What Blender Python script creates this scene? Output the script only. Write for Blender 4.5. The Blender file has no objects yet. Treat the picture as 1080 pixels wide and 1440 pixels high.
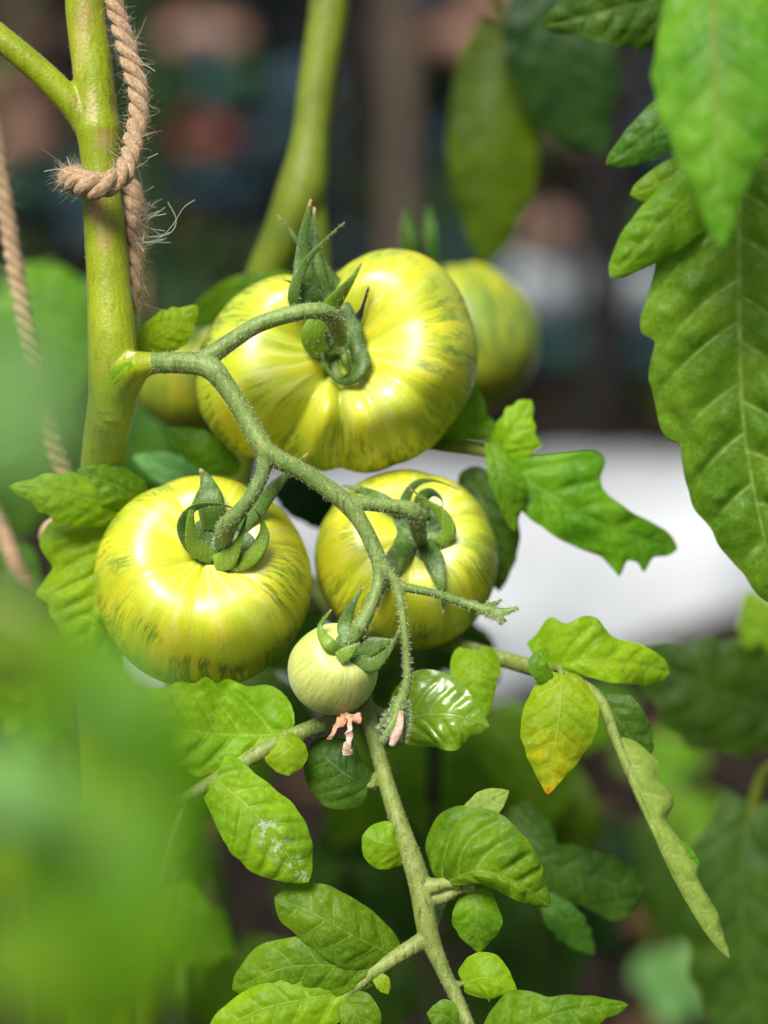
import bpy, math, random
import numpy as np
from mathutils import Vector, Matrix, Quaternion, noise
from mathutils.bvhtree import BVHTree

random.seed(7)
rng = np.random.default_rng(7)
scene = bpy.context.scene
col = scene.collection

# ------------------------------------------------------------------ camera
H = 0.75
PITCH = math.radians(15)
K = 0.35 / 0.75 / 1440.0            # metres per photograph pixel at one metre
cam_d = bpy.data.cameras.new('camera')
cam = bpy.data.objects.new('camera', cam_d)
col.objects.link(cam)
cam.location = (0, 0, H)
cam.rotation_euler = (math.radians(90) - PITCH, 0, 0)
cam_d.sensor_fit = 'VERTICAL'
cam_d.sensor_height = 36.0
cam_d.sensor_width = 27.0
cam_d.lens = 36.0 / (1440 * K)
cam_d.clip_start = 0.02
cam_d.clip_end = 500
cam_d.dof.use_dof = True
cam_d.dof.focus_distance = 0.738
cam_d.dof.aperture_fstop = 3.2
cam_d.dof.aperture_blades = 0
scene.camera = cam

# ------------------------------------------------------------------ sky, sun, exposure
SUN_EL, SUN_AZ = math.radians(54), math.radians(-24)     # azimuth measured from straight behind the camera
sun_dir = Vector((math.sin(SUN_AZ) * math.cos(SUN_EL), -math.cos(SUN_AZ) * math.cos(SUN_EL), math.sin(SUN_EL)))
world = bpy.data.worlds.new('World')
scene.world = world
world.use_nodes = True
wn = world.node_tree.nodes
wl_ = world.node_tree.links
bg = wn['Background']
sky = wn.new('ShaderNodeTexSky')
sky.sky_type = 'NISHITA'
sky.sun_disc = False
sky.sun_elevation = SUN_EL
sky.sun_rotation = math.atan2(sun_dir.x, sun_dir.y)
sky.dust_density = 4.0
sky.air_density = 1.0
sky.ozone_density = 1.0
wl_.new(sky.outputs[0], bg.inputs[0])
bg.inputs[1].default_value = 0.05
sd = bpy.data.lights.new('sun', 'SUN')
sd.energy = 3.2
sd.angle = math.radians(28)
sd.color = (1.0, 0.96, 0.88)
so = bpy.data.objects.new('sun', sd)
col.objects.link(so)
so.rotation_euler = sun_dir.to_track_quat('Z', 'Y').to_euler()
so.location = sun_dir * 5
vs = scene.view_settings
vs.view_transform = 'Standard'
vs.look = 'None'
vs.exposure = 1.0
vs.gamma = 1.0
vs.use_curve_mapping = False
scene.cycles.use_denoising = True
scene.cycles.max_bounces = 8
scene.cycles.transmission_bounces = 6

# ------------------------------------------------------------------ coordinates
FW = Vector((0, math.cos(PITCH), -math.sin(PITCH)))
UP = Vector((0, math.sin(PITCH), math.cos(PITCH)))
RT = Vector((1, 0, 0))
CAM = Vector((0, 0, H))


def P(px, py, d):
    """A point of the garden: sight line through photograph pixel (px, py), d millimetres deep."""
    d = d / 1000.0
    return CAM + FW * d + RT * ((px - 540) * K * d) + UP * ((720 - py) * K * d)


def below(p, z=-0.02):
    return Vector((p.x, p.y, z))


# ------------------------------------------------------------------ materials
MATS = {}


def nt_new(name):
    m = bpy.data.materials.new(name)
    m.use_nodes = True
    t = m.node_tree
    for n in list(t.nodes):
        t.nodes.remove(n)
    MATS[name] = m
    return m, t


class NB:
    def __init__(self, t):
        self.t = t

    def n(self, typ, **kw):
        x = self.t.nodes.new(typ)
        for k, v in kw.items():
            setattr(x, k, v)
        return x

    def put(self, sock, v):
        if isinstance(v, bpy.types.NodeSocket):
            self.t.links.new(v, sock)
        elif v is not None:
            if isinstance(v, (tuple, list)) and sock.type == 'RGBA' and len(v) == 3:
                v = (*v, 1.0)
            sock.default_value = v

    def math(self, op, a, b=None, c=None, clamp=False):
        x = self.n('ShaderNodeMath', operation=op)
        x.use_clamp = clamp
        self.put(x.inputs[0], a)
        if b is not None:
            self.put(x.inputs[1], b)
        if c is not None:
            self.put(x.inputs[2], c)
        return x.outputs[0]

    def ramp(self, v, a, b, o0=0.0, o1=1.0):
        x = self.n('ShaderNodeMapRange', interpolation_type='SMOOTHSTEP')
        self.put(x.inputs[0], v)
        x.inputs[1].default_value = a
        x.inputs[2].default_value = b
        x.inputs[3].default_value = o0
        x.inputs[4].default_value = o1
        return x.outputs[0]

    def mix(self, f, a, b, blend='MIX'):
        x = self.n('ShaderNodeMix', data_type='RGBA', blend_type=blend)
        self.put(x.inputs[0], f)
        self.put(x.inputs[6], a)
        self.put(x.inputs[7], b)
        return x.outputs[2]

    def noise(self, vec, scale, detail=2.0, rough=0.5):
        x = self.n('ShaderNodeTexNoise')
        if vec is not None:
            self.put(x.inputs['Vector'], vec)
        x.inputs['Scale'].default_value = scale
        x.inputs['Detail'].default_value = detail
        x.inputs['Roughness'].default_value = rough
        return x.outputs[0]

    def voro(self, vec, scale, feature='DISTANCE_TO_EDGE'):
        x = self.n('ShaderNodeTexVoronoi', feature=feature)
        self.put(x.inputs['Vector'], vec)
        x.inputs['Scale'].default_value = scale
        return x.outputs[0]

    def obj(self):
        return self.n('ShaderNodeTexCoord').outputs['Object']

    def rand(self):
        return self.n('ShaderNodeObjectInfo').outputs['Random']

    def attr(self, name):
        a = self.n('ShaderNodeAttribute', attribute_name=name)
        s = self.n('ShaderNodeSeparateXYZ')
        self.t.links.new(a.outputs['Vector'], s.inputs[0])
        return a.outputs['Vector'], s.outputs[0], s.outputs[1], s.outputs[2]

    def vmul(self, v, t3):
        x = self.n('ShaderNodeVectorMath', operation='MULTIPLY')
        self.put(x.inputs[0], v)
        x.inputs[1].default_value = t3
        return x.outputs[0]

    def bump(self, h, strength, dist):
        x = self.n('ShaderNodeBump')
        x.inputs['Strength'].default_value = strength
        x.inputs['Distance'].default_value = dist
        self.put(x.inputs['Height'], h)
        return x.outputs[0]

    def principled(self, base, rough=0.5, normal=None, spec=0.5, sss=0.0, sss_r=(1, .5, .1), sss_s=0.003, sheen=0.0, coat=0.0):
        p = self.n('ShaderNodeBsdfPrincipled')
        self.put(p.inputs['Base Color'], base)
        self.put(p.inputs['Roughness'], rough)
        p.inputs['Specular IOR Level'].default_value = spec
        if normal is not None:
            self.put(p.inputs['Normal'], normal)
        if sss:
            p.inputs['Subsurface Weight'].default_value = sss
            p.inputs['Subsurface Radius'].default_value = sss_r
            p.inputs['Subsurface Scale'].default_value = sss_s
        if sheen:
            p.inputs['Sheen Weight'].default_value = sheen
            p.inputs['Sheen Roughness'].default_value = 0.4
        if coat:
            p.inputs['Coat Weight'].default_value = coat
            p.inputs['Coat Roughness'].default_value = 0.2
        return p.outputs[0]

    def out(self, s):
        o = self.n('ShaderNodeOutputMaterial')
        self.t.links.new(s, o.inputs[0])


def leaf_mat(name, c1, c2, vein, trans, tf=0.35, rough=0.42, yellow=None, tipcol=None, deposit=False, wet=False, spots=0.25, veins=0.62):
    m, t = nt_new(name)
    b = NB(t)
    _, u, v, nu = b.attr('leaf')
    o = b.obj()
    av = b.math('ABSOLUTE', v)
    n1 = b.noise(o, 60, 3)
    n2 = b.noise(o, 420, 2)
    base = b.mix(b.ramp(n1, 0.3, 0.7), c1, c2)
    # per-leaf difference
    r = b.rand()
    hs = b.n('ShaderNodeHueSaturation')
    b.put(hs.inputs['Hue'], b.math('MULTIPLY_ADD', r, 0.03, 0.485))
    b.put(hs.inputs['Value'], b.math('MULTIPLY_ADD', r, 0.35, 0.82))
    b.put(hs.inputs['Color'], base)
    base = hs.outputs[0]
    # veins: side veins sit at whole values of the third coordinate
    wob = b.math('MULTIPLY_ADD', n1, 0.10, -0.05)
    pp = b.math('PINGPONG', b.math('ADD', nu, wob), 0.5)
    side = b.math('SUBTRACT', 1.0, b.ramp(pp, 0.01, 0.065))
    side = b.math('MULTIPLY', side, b.ramp(av, 0.25, 0.95, 1.0, 0.0))
    mid = b.math('SUBTRACT', 1.0, b.ramp(av, 0.008, 0.045))
    vor = b.voro(o, 330)
    net = b.math('SUBTRACT', 1.0, b.ramp(vor, 0.0, 0.10))
    vm = b.math('MAXIMUM', b.math('MAXIMUM', side, mid), b.math('MULTIPLY', net, 0.30))
    base = b.mix(b.math('MULTIPLY', vm, b.ramp(b.noise(o, 300, 2), 0.3, 0.7, veins * .24, veins)), base, vein)
    # pale flecks and yellowing
    sp = b.math('MULTIPLY', b.ramp(b.noise(o, 900, 1), 0.66, 0.74), spots)
    base = b.mix(sp, base, (0.42, 0.46, 0.16))
    if yellow is not None:
        ym = b.math('MULTIPLY', b.ramp(u, 0.35, 0.8), b.ramp(b.noise(o, 90, 3), 0.35, 0.6))
        base = b.mix(ym, base, yellow)
    if tipcol is not None:
        tm = b.math('MULTIPLY', b.ramp(b.math('ADD', u, b.math('MULTIPLY', n1, 0.12)), 0.97, 1.03), b.ramp(av, 1.4, 0.2))
        base = b.mix(tm, base, tipcol)
    nec = b.math('MULTIPLY', b.ramp(b.noise(o, 210, 3, .6), 0.70, 0.76), 0.7 if spots else 0.0)
    base = b.mix(nec, base, (0.20, 0.15, 0.03))
    mott = b.ramp(b.noise(o, 700, 3, .7), 0.35, 0.65, 0.88, 1.08)
    vs_ = b.n('ShaderNodeVectorMath', operation='SCALE')
    b.put(vs_.inputs[0], base)
    b.put(vs_.inputs['Scale'], mott)
    base = vs_.outputs[0]
    # brownish rim
    rim = b.math('MULTIPLY', b.ramp(av, 0.955, 0.995), b.ramp(b.noise(o, 150, 2), 0.4, 0.65))
    base = b.mix(b.math('MULTIPLY', rim, 0.45), base, (0.16, 0.12, 0.03))
    rg = b.math('MULTIPLY_ADD', n2, 0.2, rough - 0.1)
    if deposit:
        dm = b.math('MULTIPLY', b.ramp(u, 0.35, 0.5), b.math('SUBTRACT', 1.0, b.ramp(av, 0.1, 0.55)))
        dm = b.math('MULTIPLY', dm, b.ramp(b.noise(o, 260, 4, .7), 0.48, 0.58))
        base = b.mix(b.math('MULTIPLY', dm, b.ramp(b.noise(o, 1600, 2), 0.35, 0.6, 0.1, 0.7)), base, (0.75, 0.80, 0.72))
    h = b.math('ADD', b.math('MULTIPLY', vor, 0.9), b.math('MULTIPLY', n2, 0.6))
    h = b.math('SUBTRACT', h, b.math('MULTIPLY', b.math('MAXIMUM', side, mid), 0.55))
    nrm = b.bump(h, 0.38, 0.0005)
    pr = b.principled(base, rg if not wet else 0.3, nrm, spec=0.14 if not wet else 0.55, coat=0.6 if wet else 0.0)
    tr = b.n('ShaderNodeBsdfTranslucent')
    b.put(tr.inputs[0], b.mix(b.math('MULTIPLY', vm, 0.4), trans, vein))
    ms = b.n('ShaderNodeMixShader')
    ms.inputs[0].default_value = tf
    t.links.new(pr, ms.inputs[1])
    t.links.new(tr.outputs[0], ms.inputs[2])
    b.out(ms.outputs[0])
    return m


LM = dict(
    mid=leaf_mat('leaf green', (0.066, 0.180, 0.006), (0.135, 0.285, 0.008), (0.27, 0.41, 0.06), (0.25, 0.45, 0.008), tf=0.36),
    bright=leaf_mat('leaf fresh green', (0.150, 0.305, 0.006), (0.25, 0.41, 0.008), (0.38, 0.51, 0.08), (0.38, 0.56, 0.008), tf=0.4),
    yel=leaf_mat('leaf yellowing', (0.18, 0.33, 0.008), (0.29, 0.43, 0.010), (0.42, 0.50, 0.07), (0.42, 0.54, 0.010), tf=0.42,
                 yellow=(0.46, 0.43, 0.012), tipcol=(0.50, 0.20, 0.01)),
    dep=leaf_mat('leaf with white residue', (0.145, 0.295, 0.007), (0.24, 0.40, 0.009), (0.42, 0.52, 0.09), (0.40, 0.54, 0.01), tf=0.4, deposit=True),
    wet=leaf_mat('leaf wet', (0.115, 0.250, 0.008), (0.18, 0.33, 0.010), (0.30, 0.42, 0.07), (0.22, 0.40, 0.015), wet=True),
    crinkle=leaf_mat('leaf crinkled', (0.068, 0.205, 0.010), (0.140, 0.310, 0.014), (0.34, 0.50, 0.12), (0.24, 0.47, 0.012), tf=0.4, veins=0.85),
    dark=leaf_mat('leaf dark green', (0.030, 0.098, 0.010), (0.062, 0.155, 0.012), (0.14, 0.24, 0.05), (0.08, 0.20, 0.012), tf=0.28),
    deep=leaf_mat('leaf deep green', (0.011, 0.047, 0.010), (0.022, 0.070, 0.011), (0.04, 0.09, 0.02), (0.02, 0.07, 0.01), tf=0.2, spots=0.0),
    olive=leaf_mat('leaf olive', (0.055, 0.105, 0.004), (0.09, 0.15, 0.005), (0.11, 0.17, 0.02), (0.10, 0.17, 0.004), tf=0.3, spots=0.0),
    pale=leaf_mat('leaf pale underside', (0.19, 0.29, 0.045), (0.26, 0.36, 0.065), (0.38, 0.46, 0.14), (0.32, 0.44, 0.04), tf=0.3, rough=0.55),
    blue=leaf_mat('leaf bluish green', (0.125, 0.30, 0.075), (0.19, 0.38, 0.11), (0.26, 0.42, 0.16), (0.22, 0.44, 0.10), tf=0.35, spots=0.0),
)


def stem_mat(name, c1, c2, streak, scars=None, rough=0.42, speck=0.35, sheen=0.05, lines=0.4):
    m, t = nt_new(name)
    b = NB(t)
    o = b.obj()
    n1 = b.noise(o, 55, 3)
    base = b.mix(b.ramp(n1, 0.32, 0.68), c1, c2)
    lon = b.noise(b.vmul(o, (1, 1, 0.10)), 420, 3)
    base = b.mix(b.ramp(lon, 0.48, 0.72, 0, 0.55), base, streak)
    lin = b.noise(b.vmul(o, (1, 1, 0.06)), 800, 3, 0.6)
    base = b.mix(b.ramp(lin, 0.52, 0.70, 0, lines), base, tuple(x * .38 for x in c1))
    mot = b.noise(o, 240, 4, 0.7)
    base = b.mix(b.ramp(mot, 0.55, 0.75, 0, lines * .8), base, (c1[0] * .9, c1[1] * .55, c1[2]))
    dots = b.ramp(b.noise(o, 1500, 1), 0.66, 0.72, 0, speck)
    base = b.mix(dots, base, (0.62, 0.60, 0.36))
    if scars:
        for (loc, rad, colr) in scars:
            d = b.n('ShaderNodeVectorMath', operation='DISTANCE')
            b.put(d.inputs[0], b.vmul(o, (1, 1, 1 / rad[1] * rad[0])))
            d.inputs[1].default_value = (loc.x, loc.y, loc.z / rad[1] * rad[0])
            dm = b.ramp(b.math('MULTIPLY_ADD', b.noise(o, 600, 4, .7), rad[0] * 2.4, b.math('SUBTRACT', d.outputs['Value'], rad[0] * 1.2)), rad[0], rad[0] * 0.5)
            base = b.mix(b.math('MULTIPLY', dm, b.ramp(b.noise(o, 1100, 3, .7), 0.35, 0.6, 0.25, 0.8)), base, colr)
    nrm = b.bump(b.math('ADD', b.noise(o, 900, 2), b.math('ADD', b.math('MULTIPLY', lon, 1.2), b.math('MULTIPLY', lin, 1.0))), 0.45, 0.0004)
    b.out(b.principled(base, rough, nrm, spec=0.4, sss=0.12, sss_r=(0.6, 1.0, 0.15), sss_s=0.002, sheen=sheen))
    return m


def fruit_mat(name, yellow, ygreen, green, ivory, gk=1.0, rough=0.40, fuzz=0.0):
    m, t = nt_new(name)
    b = NB(t)
    vec, cx, cy, tt = b.attr('skin')
    o = b.obj()
    wv = b.n('ShaderNodeVectorMath', operation='MULTIPLY_ADD')
    wn_ = b.n('ShaderNodeTexNoise')
    b.put(wn_.inputs['Vector'], o)
    wn_.inputs['Scale'].default_value = 55
    wn_.inputs['Detail'].default_value = 2
    b.put(wv.inputs[0], wn_.outputs['Color'])
    wv.inputs[1].default_value = (0.16, 0.16, 0.25)
    b.put(wv.inputs[2], vec)
    vec = wv.outputs[0]
    broad = b.noise(b.vmul(vec, (2.2, 2.2, 0.9)), 1.0, 2)
    clus = b.noise(o, 48, 2)
    streak = b.noise(b.vmul(vec, (21.0, 21.0, 1.0)), 1.0, 5, 0.65)
    fleck = b.noise(b.vmul(vec, (44.0, 44.0, 4.0)), 1.0, 4, 0.7)
    base = b.mix(b.ramp(broad, 0.36, 0.60), yellow, ygreen)
    ray = b.math('MULTIPLY', b.ramp(b.noise(b.vmul(vec, (5.0, 5.0, 0.6)), 1.0, 2), 0.50, 0.66), b.ramp(tt, 1.2, 0.45))
    base = b.mix(b.math('MULTIPLY', ray, 0.30), base, ivory)
    # broken green dashes along the meridians, in clusters, denser on the flanks
    g = b.math('MULTIPLY', b.ramp(streak, 0.46, 0.54), b.ramp(fleck, 0.41, 0.51))
    g = b.math('MULTIPLY', g, b.ramp(b.math('ADD', clus, b.ramp(tt, 0.5, 1.6, -0.10, 0.08)), 0.38, 0.60, 0.10, 1.0))
    g = b.math('MULTIPLY', g, b.ramp(tt, 0.3, 0.7))
    base = b.mix(b.math('MULTIPLY', g, 0.9 * gk, clamp=True), base, green)
    soft = b.math('MULTIPLY', b.ramp(b.noise(b.vmul(vec, (7.0, 7.0, 0.9)), 1.0, 3), 0.48, 0.72), b.ramp(clus, 0.35, 0.65, 0.1, 0.6 * gk))
    base = b.mix(soft, base, green)
    # fine dust and pores
    pores = b.ramp(b.noise(o, 2100, 1), 0.64, 0.72, 0, 0.45)
    base = b.mix(pores, base, (0.80, 0.78, 0.42))
    nrm = b.bump(b.math('ADD', b.noise(o, 1400, 2), b.math('MULTIPLY', b.noise(o, 160, 2), 1.5)), 0.10, 0.0004)
    rg = b.math('MULTIPLY_ADD', b.noise(o, 220, 3), 0.16, rough - 0.06)
    b.out(b.principled(base, rg, nrm, spec=1.0, sss=0.2, sss_r=(1.0, 0.75, 0.08), sss_s=0.004, sheen=fuzz, coat=0.0))
    return m


fruit_mat('striped tomato skin', (0.62, 0.60, 0.012), (0.46, 0.53, 0.014), (0.12, 0.225, 0.010), (0.78, 0.80, 0.36))
fruit_mat('young tomato skin', (0.58, 0.59, 0.17), (0.46, 0.53, 0.12), (0.27, 0.38, 0.05), (0.74, 0.76, 0.45), gk=0.95, rough=0.5, fuzz=0.2)
fruit_mat('shaded tomato skin', (0.40, 0.40, 0.008), (0.30, 0.36, 0.010), (0.10, 0.19, 0.012), (0.44, 0.52, 0.16), gk=2.2)  # darker copy of the striped skin, shade on the rear fruits put into its colours
stem_mat('truss skin', (0.105, 0.180, 0.035), (0.185, 0.275, 0.060), (0.26, 0.33, 0.10), rough=0.55, speck=0.5, lines=0.6)
stem_mat('leaf stalk skin', (0.135, 0.185, 0.030), (0.200, 0.260, 0.050), (0.30, 0.33, 0.13), rough=0.55, lines=0.7)
stem_mat('back stem skin', (0.105, 0.150, 0.006), (0.155, 0.205, 0.008), (0.16, 0.22, 0.02), rough=0.55, speck=0.1, sheen=0.0)
stem_mat('low stem skin', (0.03, 0.06, 0.008), (0.05, 0.09, 0.010), (0.06, 0.10, 0.02), rough=0.6, speck=0.0)
stem_mat('sepal skin', (0.036, 0.092, 0.012), (0.082, 0.165, 0.020), (0.15, 0.23, 0.045), rough=0.48, speck=0.25)
stem_mat('sepal fresh skin', (0.085, 0.180, 0.010), (0.150, 0.265, 0.014), (0.22, 0.32, 0.05), rough=0.45, speck=0.2)
stem_mat('dry sepal skin', (0.010, 0.008, 0.006), (0.022, 0.016, 0.010), (0.03, 0.02, 0.012), rough=0.7, speck=0.05)
stem_mat('brown tip skin', (0.30, 0.15, 0.06), (0.45, 0.26, 0.13), (0.5, 0.35, 0.2), rough=0.7, speck=0.0)


def simple(name, c1, c2, scale, rough=0.7, bump=0.4, bd=0.002, stretch=(1, 1, 1), detail=4, spec=0.06, trans=None):
    m, t = nt_new(name)
    b = NB(t)
    o = b.vmul(b.obj(), stretch)
    n = b.noise(o, scale, detail, 0.6)
    base = b.mix(b.ramp(n, 0.3, 0.7), c1, c2)
    nrm = b.bump(b.noise(o, scale * 3, 3), bump, bd)
    s = b.principled(base, rough, nrm, spec=spec)
    if trans:
        tr = b.n('ShaderNodeBsdfTranslucent')
        b.put(tr.inputs[0], trans)
        ms = b.n('ShaderNodeMixShader')
        ms.inputs[0].default_value = 0.35
        t.links.new(s, ms.inputs[1])
        t.links.new(tr.outputs[0], ms.inputs[2])
        s = ms.outputs[0]
    b.out(s)
    return m


simple('hair', (0.62, 0.66, 0.48), (0.75, 0.76, 0.6), 100, rough=0.4, trans=(0.6, 0.65, 0.45))
simple('fibre', (0.50, 0.38, 0.24), (0.68, 0.56, 0.40), 200, rough=0.6, trans=(0.6, 0.5, 0.35))
simple('fibre pale', (0.60, 0.62, 0.56), (0.74, 0.74, 0.66), 200, rough=0.5, trans=(0.65, 0.68, 0.6))
simple('dry petal', (0.62, 0.27, 0.12), (0.78, 0.52, 0.36), 260, rough=0.55, bump=0.8, bd=0.0006, trans=(0.7, 0.35, 0.18))
simple('dry petal pale', (0.62, 0.40, 0.30), (0.80, 0.68, 0.55), 300, rough=0.55, bump=0.8, bd=0.0006, trans=(0.7, 0.5, 0.4))
simple('white film', (0.20, 0.225, 0.24), (0.46, 0.48, 0.50), 4, rough=0.4, bump=0.3, bd=0.01, spec=0.5)
simple('soil', (0.007, 0.0055, 0.0045), (0.022, 0.016, 0.012), 14, rough=0.95, bump=0.8, bd=0.02)  # near-black: the shade of the plants on the ground is put into this colour
simple('wood tan', (0.06, 0.05, 0.04), (0.15, 0.115, 0.085), 14, rough=0.85, stretch=(4, 4, 0.5))
simple('wood dark', (0.010, 0.010, 0.010), (0.022, 0.020, 0.018), 9, rough=0.85, stretch=(4, 4, 0.5))
simple('wood mossy', (0.012, 0.030, 0.012), (0.030, 0.055, 0.020), 9, rough=0.9, stretch=(4, 4, 0.5))
simple('hose', (0.030, 0.050, 0.055), (0.055, 0.085, 0.090), 20, rough=0.5)
simple('dead leaf', (0.05, 0.027, 0.014), (0.10, 0.055, 0.03), 60, rough=0.8)
simple('terracotta', (0.26, 0.085, 0.045), (0.36, 0.14, 0.08), 40, rough=0.8)


def jute():
    m, t = nt_new('jute')
    b = NB(t)
    vec, cx, cy, s = b.attr('strand')
    f = b.noise(b.vmul(vec, (7, 7, 180)), 1.0, 4, 0.6)
    g = b.noise(b.obj(), 130, 2)
    base = b.mix(b.ramp(f, 0.3, 0.72), (0.19, 0.105, 0.045), (0.62, 0.44, 0.26))
    base = b.mix(b.ramp(g, 0.5, 0.8, 0, 0.3), base, (0.62, 0.47, 0.31))
    nrm = b.bump(f, 0.9, 0.0006)
    b.out(b.principled(base, 0.75, nrm, spec=0.2, sheen=0.3))


jute()

# ------------------------------------------------------------------ mesh helpers
ORG = {}


def mk(name, V, F, mat, parent=None, attr=None, origin=None, smooth=True):
    V = np.asarray(V, dtype=float)
    o_ = Vector(V.mean(axis=0)) if origin is None else Vector(origin)
    me = bpy.data.meshes.new(name)
    me.from_pydata([tuple(x) for x in (V - np.array(o_))], [], F)
    if attr is not None:
        a = me.attributes.new(attr[0], 'FLOAT_VECTOR', 'POINT')
        a.data.foreach_set('vector', np.asarray(attr[1], dtype=np.float32).ravel())
    if smooth:
        me.polygons.foreach_set('use_smooth', [True] * len(me.polygons))
    me.materials.append(MATS[mat] if isinstance(mat, str) else mat)
    ob = bpy.data.objects.new(name, me)
    link(ob, o_, parent)
    return ob


def link(ob, world_loc, parent=None):
    col.objects.link(ob)
    ORG[ob.name] = Vector(world_loc)
    if parent is not None:
        ob.parent = parent
        ob.location = Vector(world_loc) - ORG[parent.name]
    else:
        ob.location = world_loc
    return ob


def thing(name, loc, label, cat, group=None):
    e = bpy.data.objects.new(name, None)
    e.empty_display_size = 0.02
    link(e, loc)
    tag(e, label, cat, group)
    return e


def tag(o, label, cat, group=None):
    o['label'] = label
    o['category'] = cat
    if group:
        o['group'] = group
    return o


def cr(pts, n):
    """Catmull-Rom through rows of numbers, n samples, spread evenly by length."""
    A = np.array([list(p) for p in pts], dtype=float)
    if len(A) == 2:
        A = np.array([A[0], A[0] * .5 + A[1] * .5, A[1]])
    B = np.vstack([2 * A[0] - A[1], A, 2 * A[-1] - A[-2]])
    out = []
    m = 14
    for i in range(1, len(B) - 2):
        for j in range(m):
            s = j / m
            out.append(0.5 * (2 * B[i] + (B[i + 1] - B[i - 1]) * s + (2 * B[i - 1] - 5 * B[i] + 4 * B[i + 1] - B[i + 2]) * s * s
                              + (-B[i - 1] + 3 * B[i] - 3 * B[i + 1] + B[i + 2]) * s ** 3))
    out.append(A[-1])
    out = np.array(out)
    seg = np.linalg.norm(np.diff(out[:, :3], axis=0), axis=1)
    L = np.concatenate([[0], np.cumsum(seg)])
    q = np.linspace(0, L[-1], n)
    return np.stack([np.interp(q, L, out[:, k]) for k in range(out.shape[1])], axis=1)


def frames(C, ref=None):
    T = np.gradient(C, axis=0)
    T /= np.linalg.norm(T, axis=1)[:, None] + 1e-12
    N = np.zeros_like(T)
    if ref is None:
        ref = np.array([0.31, 0.22, 0.93])
        if abs(T[0] @ ref) > 0.9:
            ref = np.array([1.0, 0.1, 0.0])
    n = ref - T[0] * (ref @ T[0])
    N[0] = n / np.linalg.norm(n)
    for i in range(1, len(C)):
        n = N[i - 1] - T[i] * (N[i - 1] @ T[i])
        N[i] = n / (np.linalg.norm(n) + 1e-12)
    B = np.cross(T, N)
    return T, N, B


def tube(pts, n=None, sides=12, flat=1.0, ref=None, cap=True):
    """pts: rows x, y, z, radius (metres). Returns vertices, faces."""
    A = np.array([list(p) for p in pts], dtype=float)
    if n is None:
        L = np.linalg.norm(np.diff(A[:, :3], axis=0), axis=1).sum()
        n = max(6, min(160, int(L / 0.0025)))
    S = cr(A, n)
    C, R = S[:, :3], np.maximum(S[:, 3], 1e-5)
    T, N, B = frames(C, None if ref is None else np.array(ref))
    an = np.linspace(0, 2 * math.pi, sides, endpoint=False)
    V = C[:, None, :] + R[:, None, None] * (np.cos(an)[None, :, None] * B[:, None, :] + flat * np.sin(an)[None, :, None] * N[:, None, :])
    V = V.reshape(-1, 3)
    F = []
    for i in range(n - 1):
        for j in range(sides):
            a, b2 = i * sides + j, i * sides + (j + 1) % sides
            F.append((a, b2, b2 + sides, a + sides))
    if cap:
        V = np.vstack([V, C[0], C[-1]])
        c0, c1 = len(V) - 2, len(V) - 1
        for j in range(sides):
            F.append((c0, (j + 1) % sides, j))
            F.append((c1, (n - 1) * sides + j, (n - 1) * sides + (j + 1) % sides))
    return V, F


def join(parts):
    V, F, off = [], [], 0
    for v, f in parts:
        V.append(v)
        F += [tuple(i + off for i in q) for q in f]
        off += len(v)
    return np.vstack(V), F


def px(pts):
    """rows (px, py, depth mm, radius px) -> rows x, y, z, radius."""
    out = []
    for (x, y, d, r) in pts:
        p = P(x, y, d)
        out.append((p.x, p.y, p.z, r * K * d / 1000))
    return out


def spikes(paths, per_mm, length, width, lo=0.0, hi=1.0, jitter=0.6, droop=0.0):
    """Fine hairs standing on tube paths (rows x, y, z, radius)."""
    V, F = [], []
    for pts in paths:
        S = cr(pts, 120)
        C, R = S[:, :3], S[:, 3]
        T, N, B = frames(C)
        L = np.linalg.norm(np.diff(C, axis=0), axis=1).sum()
        m = int(L * 1000 * per_mm)
        for _ in range(m):
            i = int(rng.uniform(lo, hi) * 119)
            a = rng.uniform(0, 2 * math.pi)
            d = math.cos(a) * B[i] + math.sin(a) * N[i]
            base = C[i] + d * R[i] * 0.93
            tip = base + (d + T[i] * rng.normal(0, 0.25) + B[i] * rng.normal(0, .2)) * length * rng.uniform(1 - jitter, 1.25)
            tip[2] -= droop * length
            w = np.cross(d, rng.normal(size=3))
            w = w / (np.linalg.norm(w) + 1e-9) * width
            w2 = np.cross(d, w)
            k = len(V)
            V += [base + w, base - w * .5 + w2 * .87, base - w * .5 - w2 * .87, tip]
            F += [(k, k + 1, k + 3), (k + 1, k + 2, k + 3), (k + 2, k, k + 3)]
    return np.array(V), F


def organic(ob, voxel, it=5):
    r = ob.modifiers.new('weld', 'REMESH')
    r.mode = 'VOXEL'
    r.voxel_size = voxel
    r.use_smooth_shade = True
    s = ob.modifiers.new('soften', 'SMOOTH')
    s.factor = 0.5
    s.iterations = it
    return ob


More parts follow.
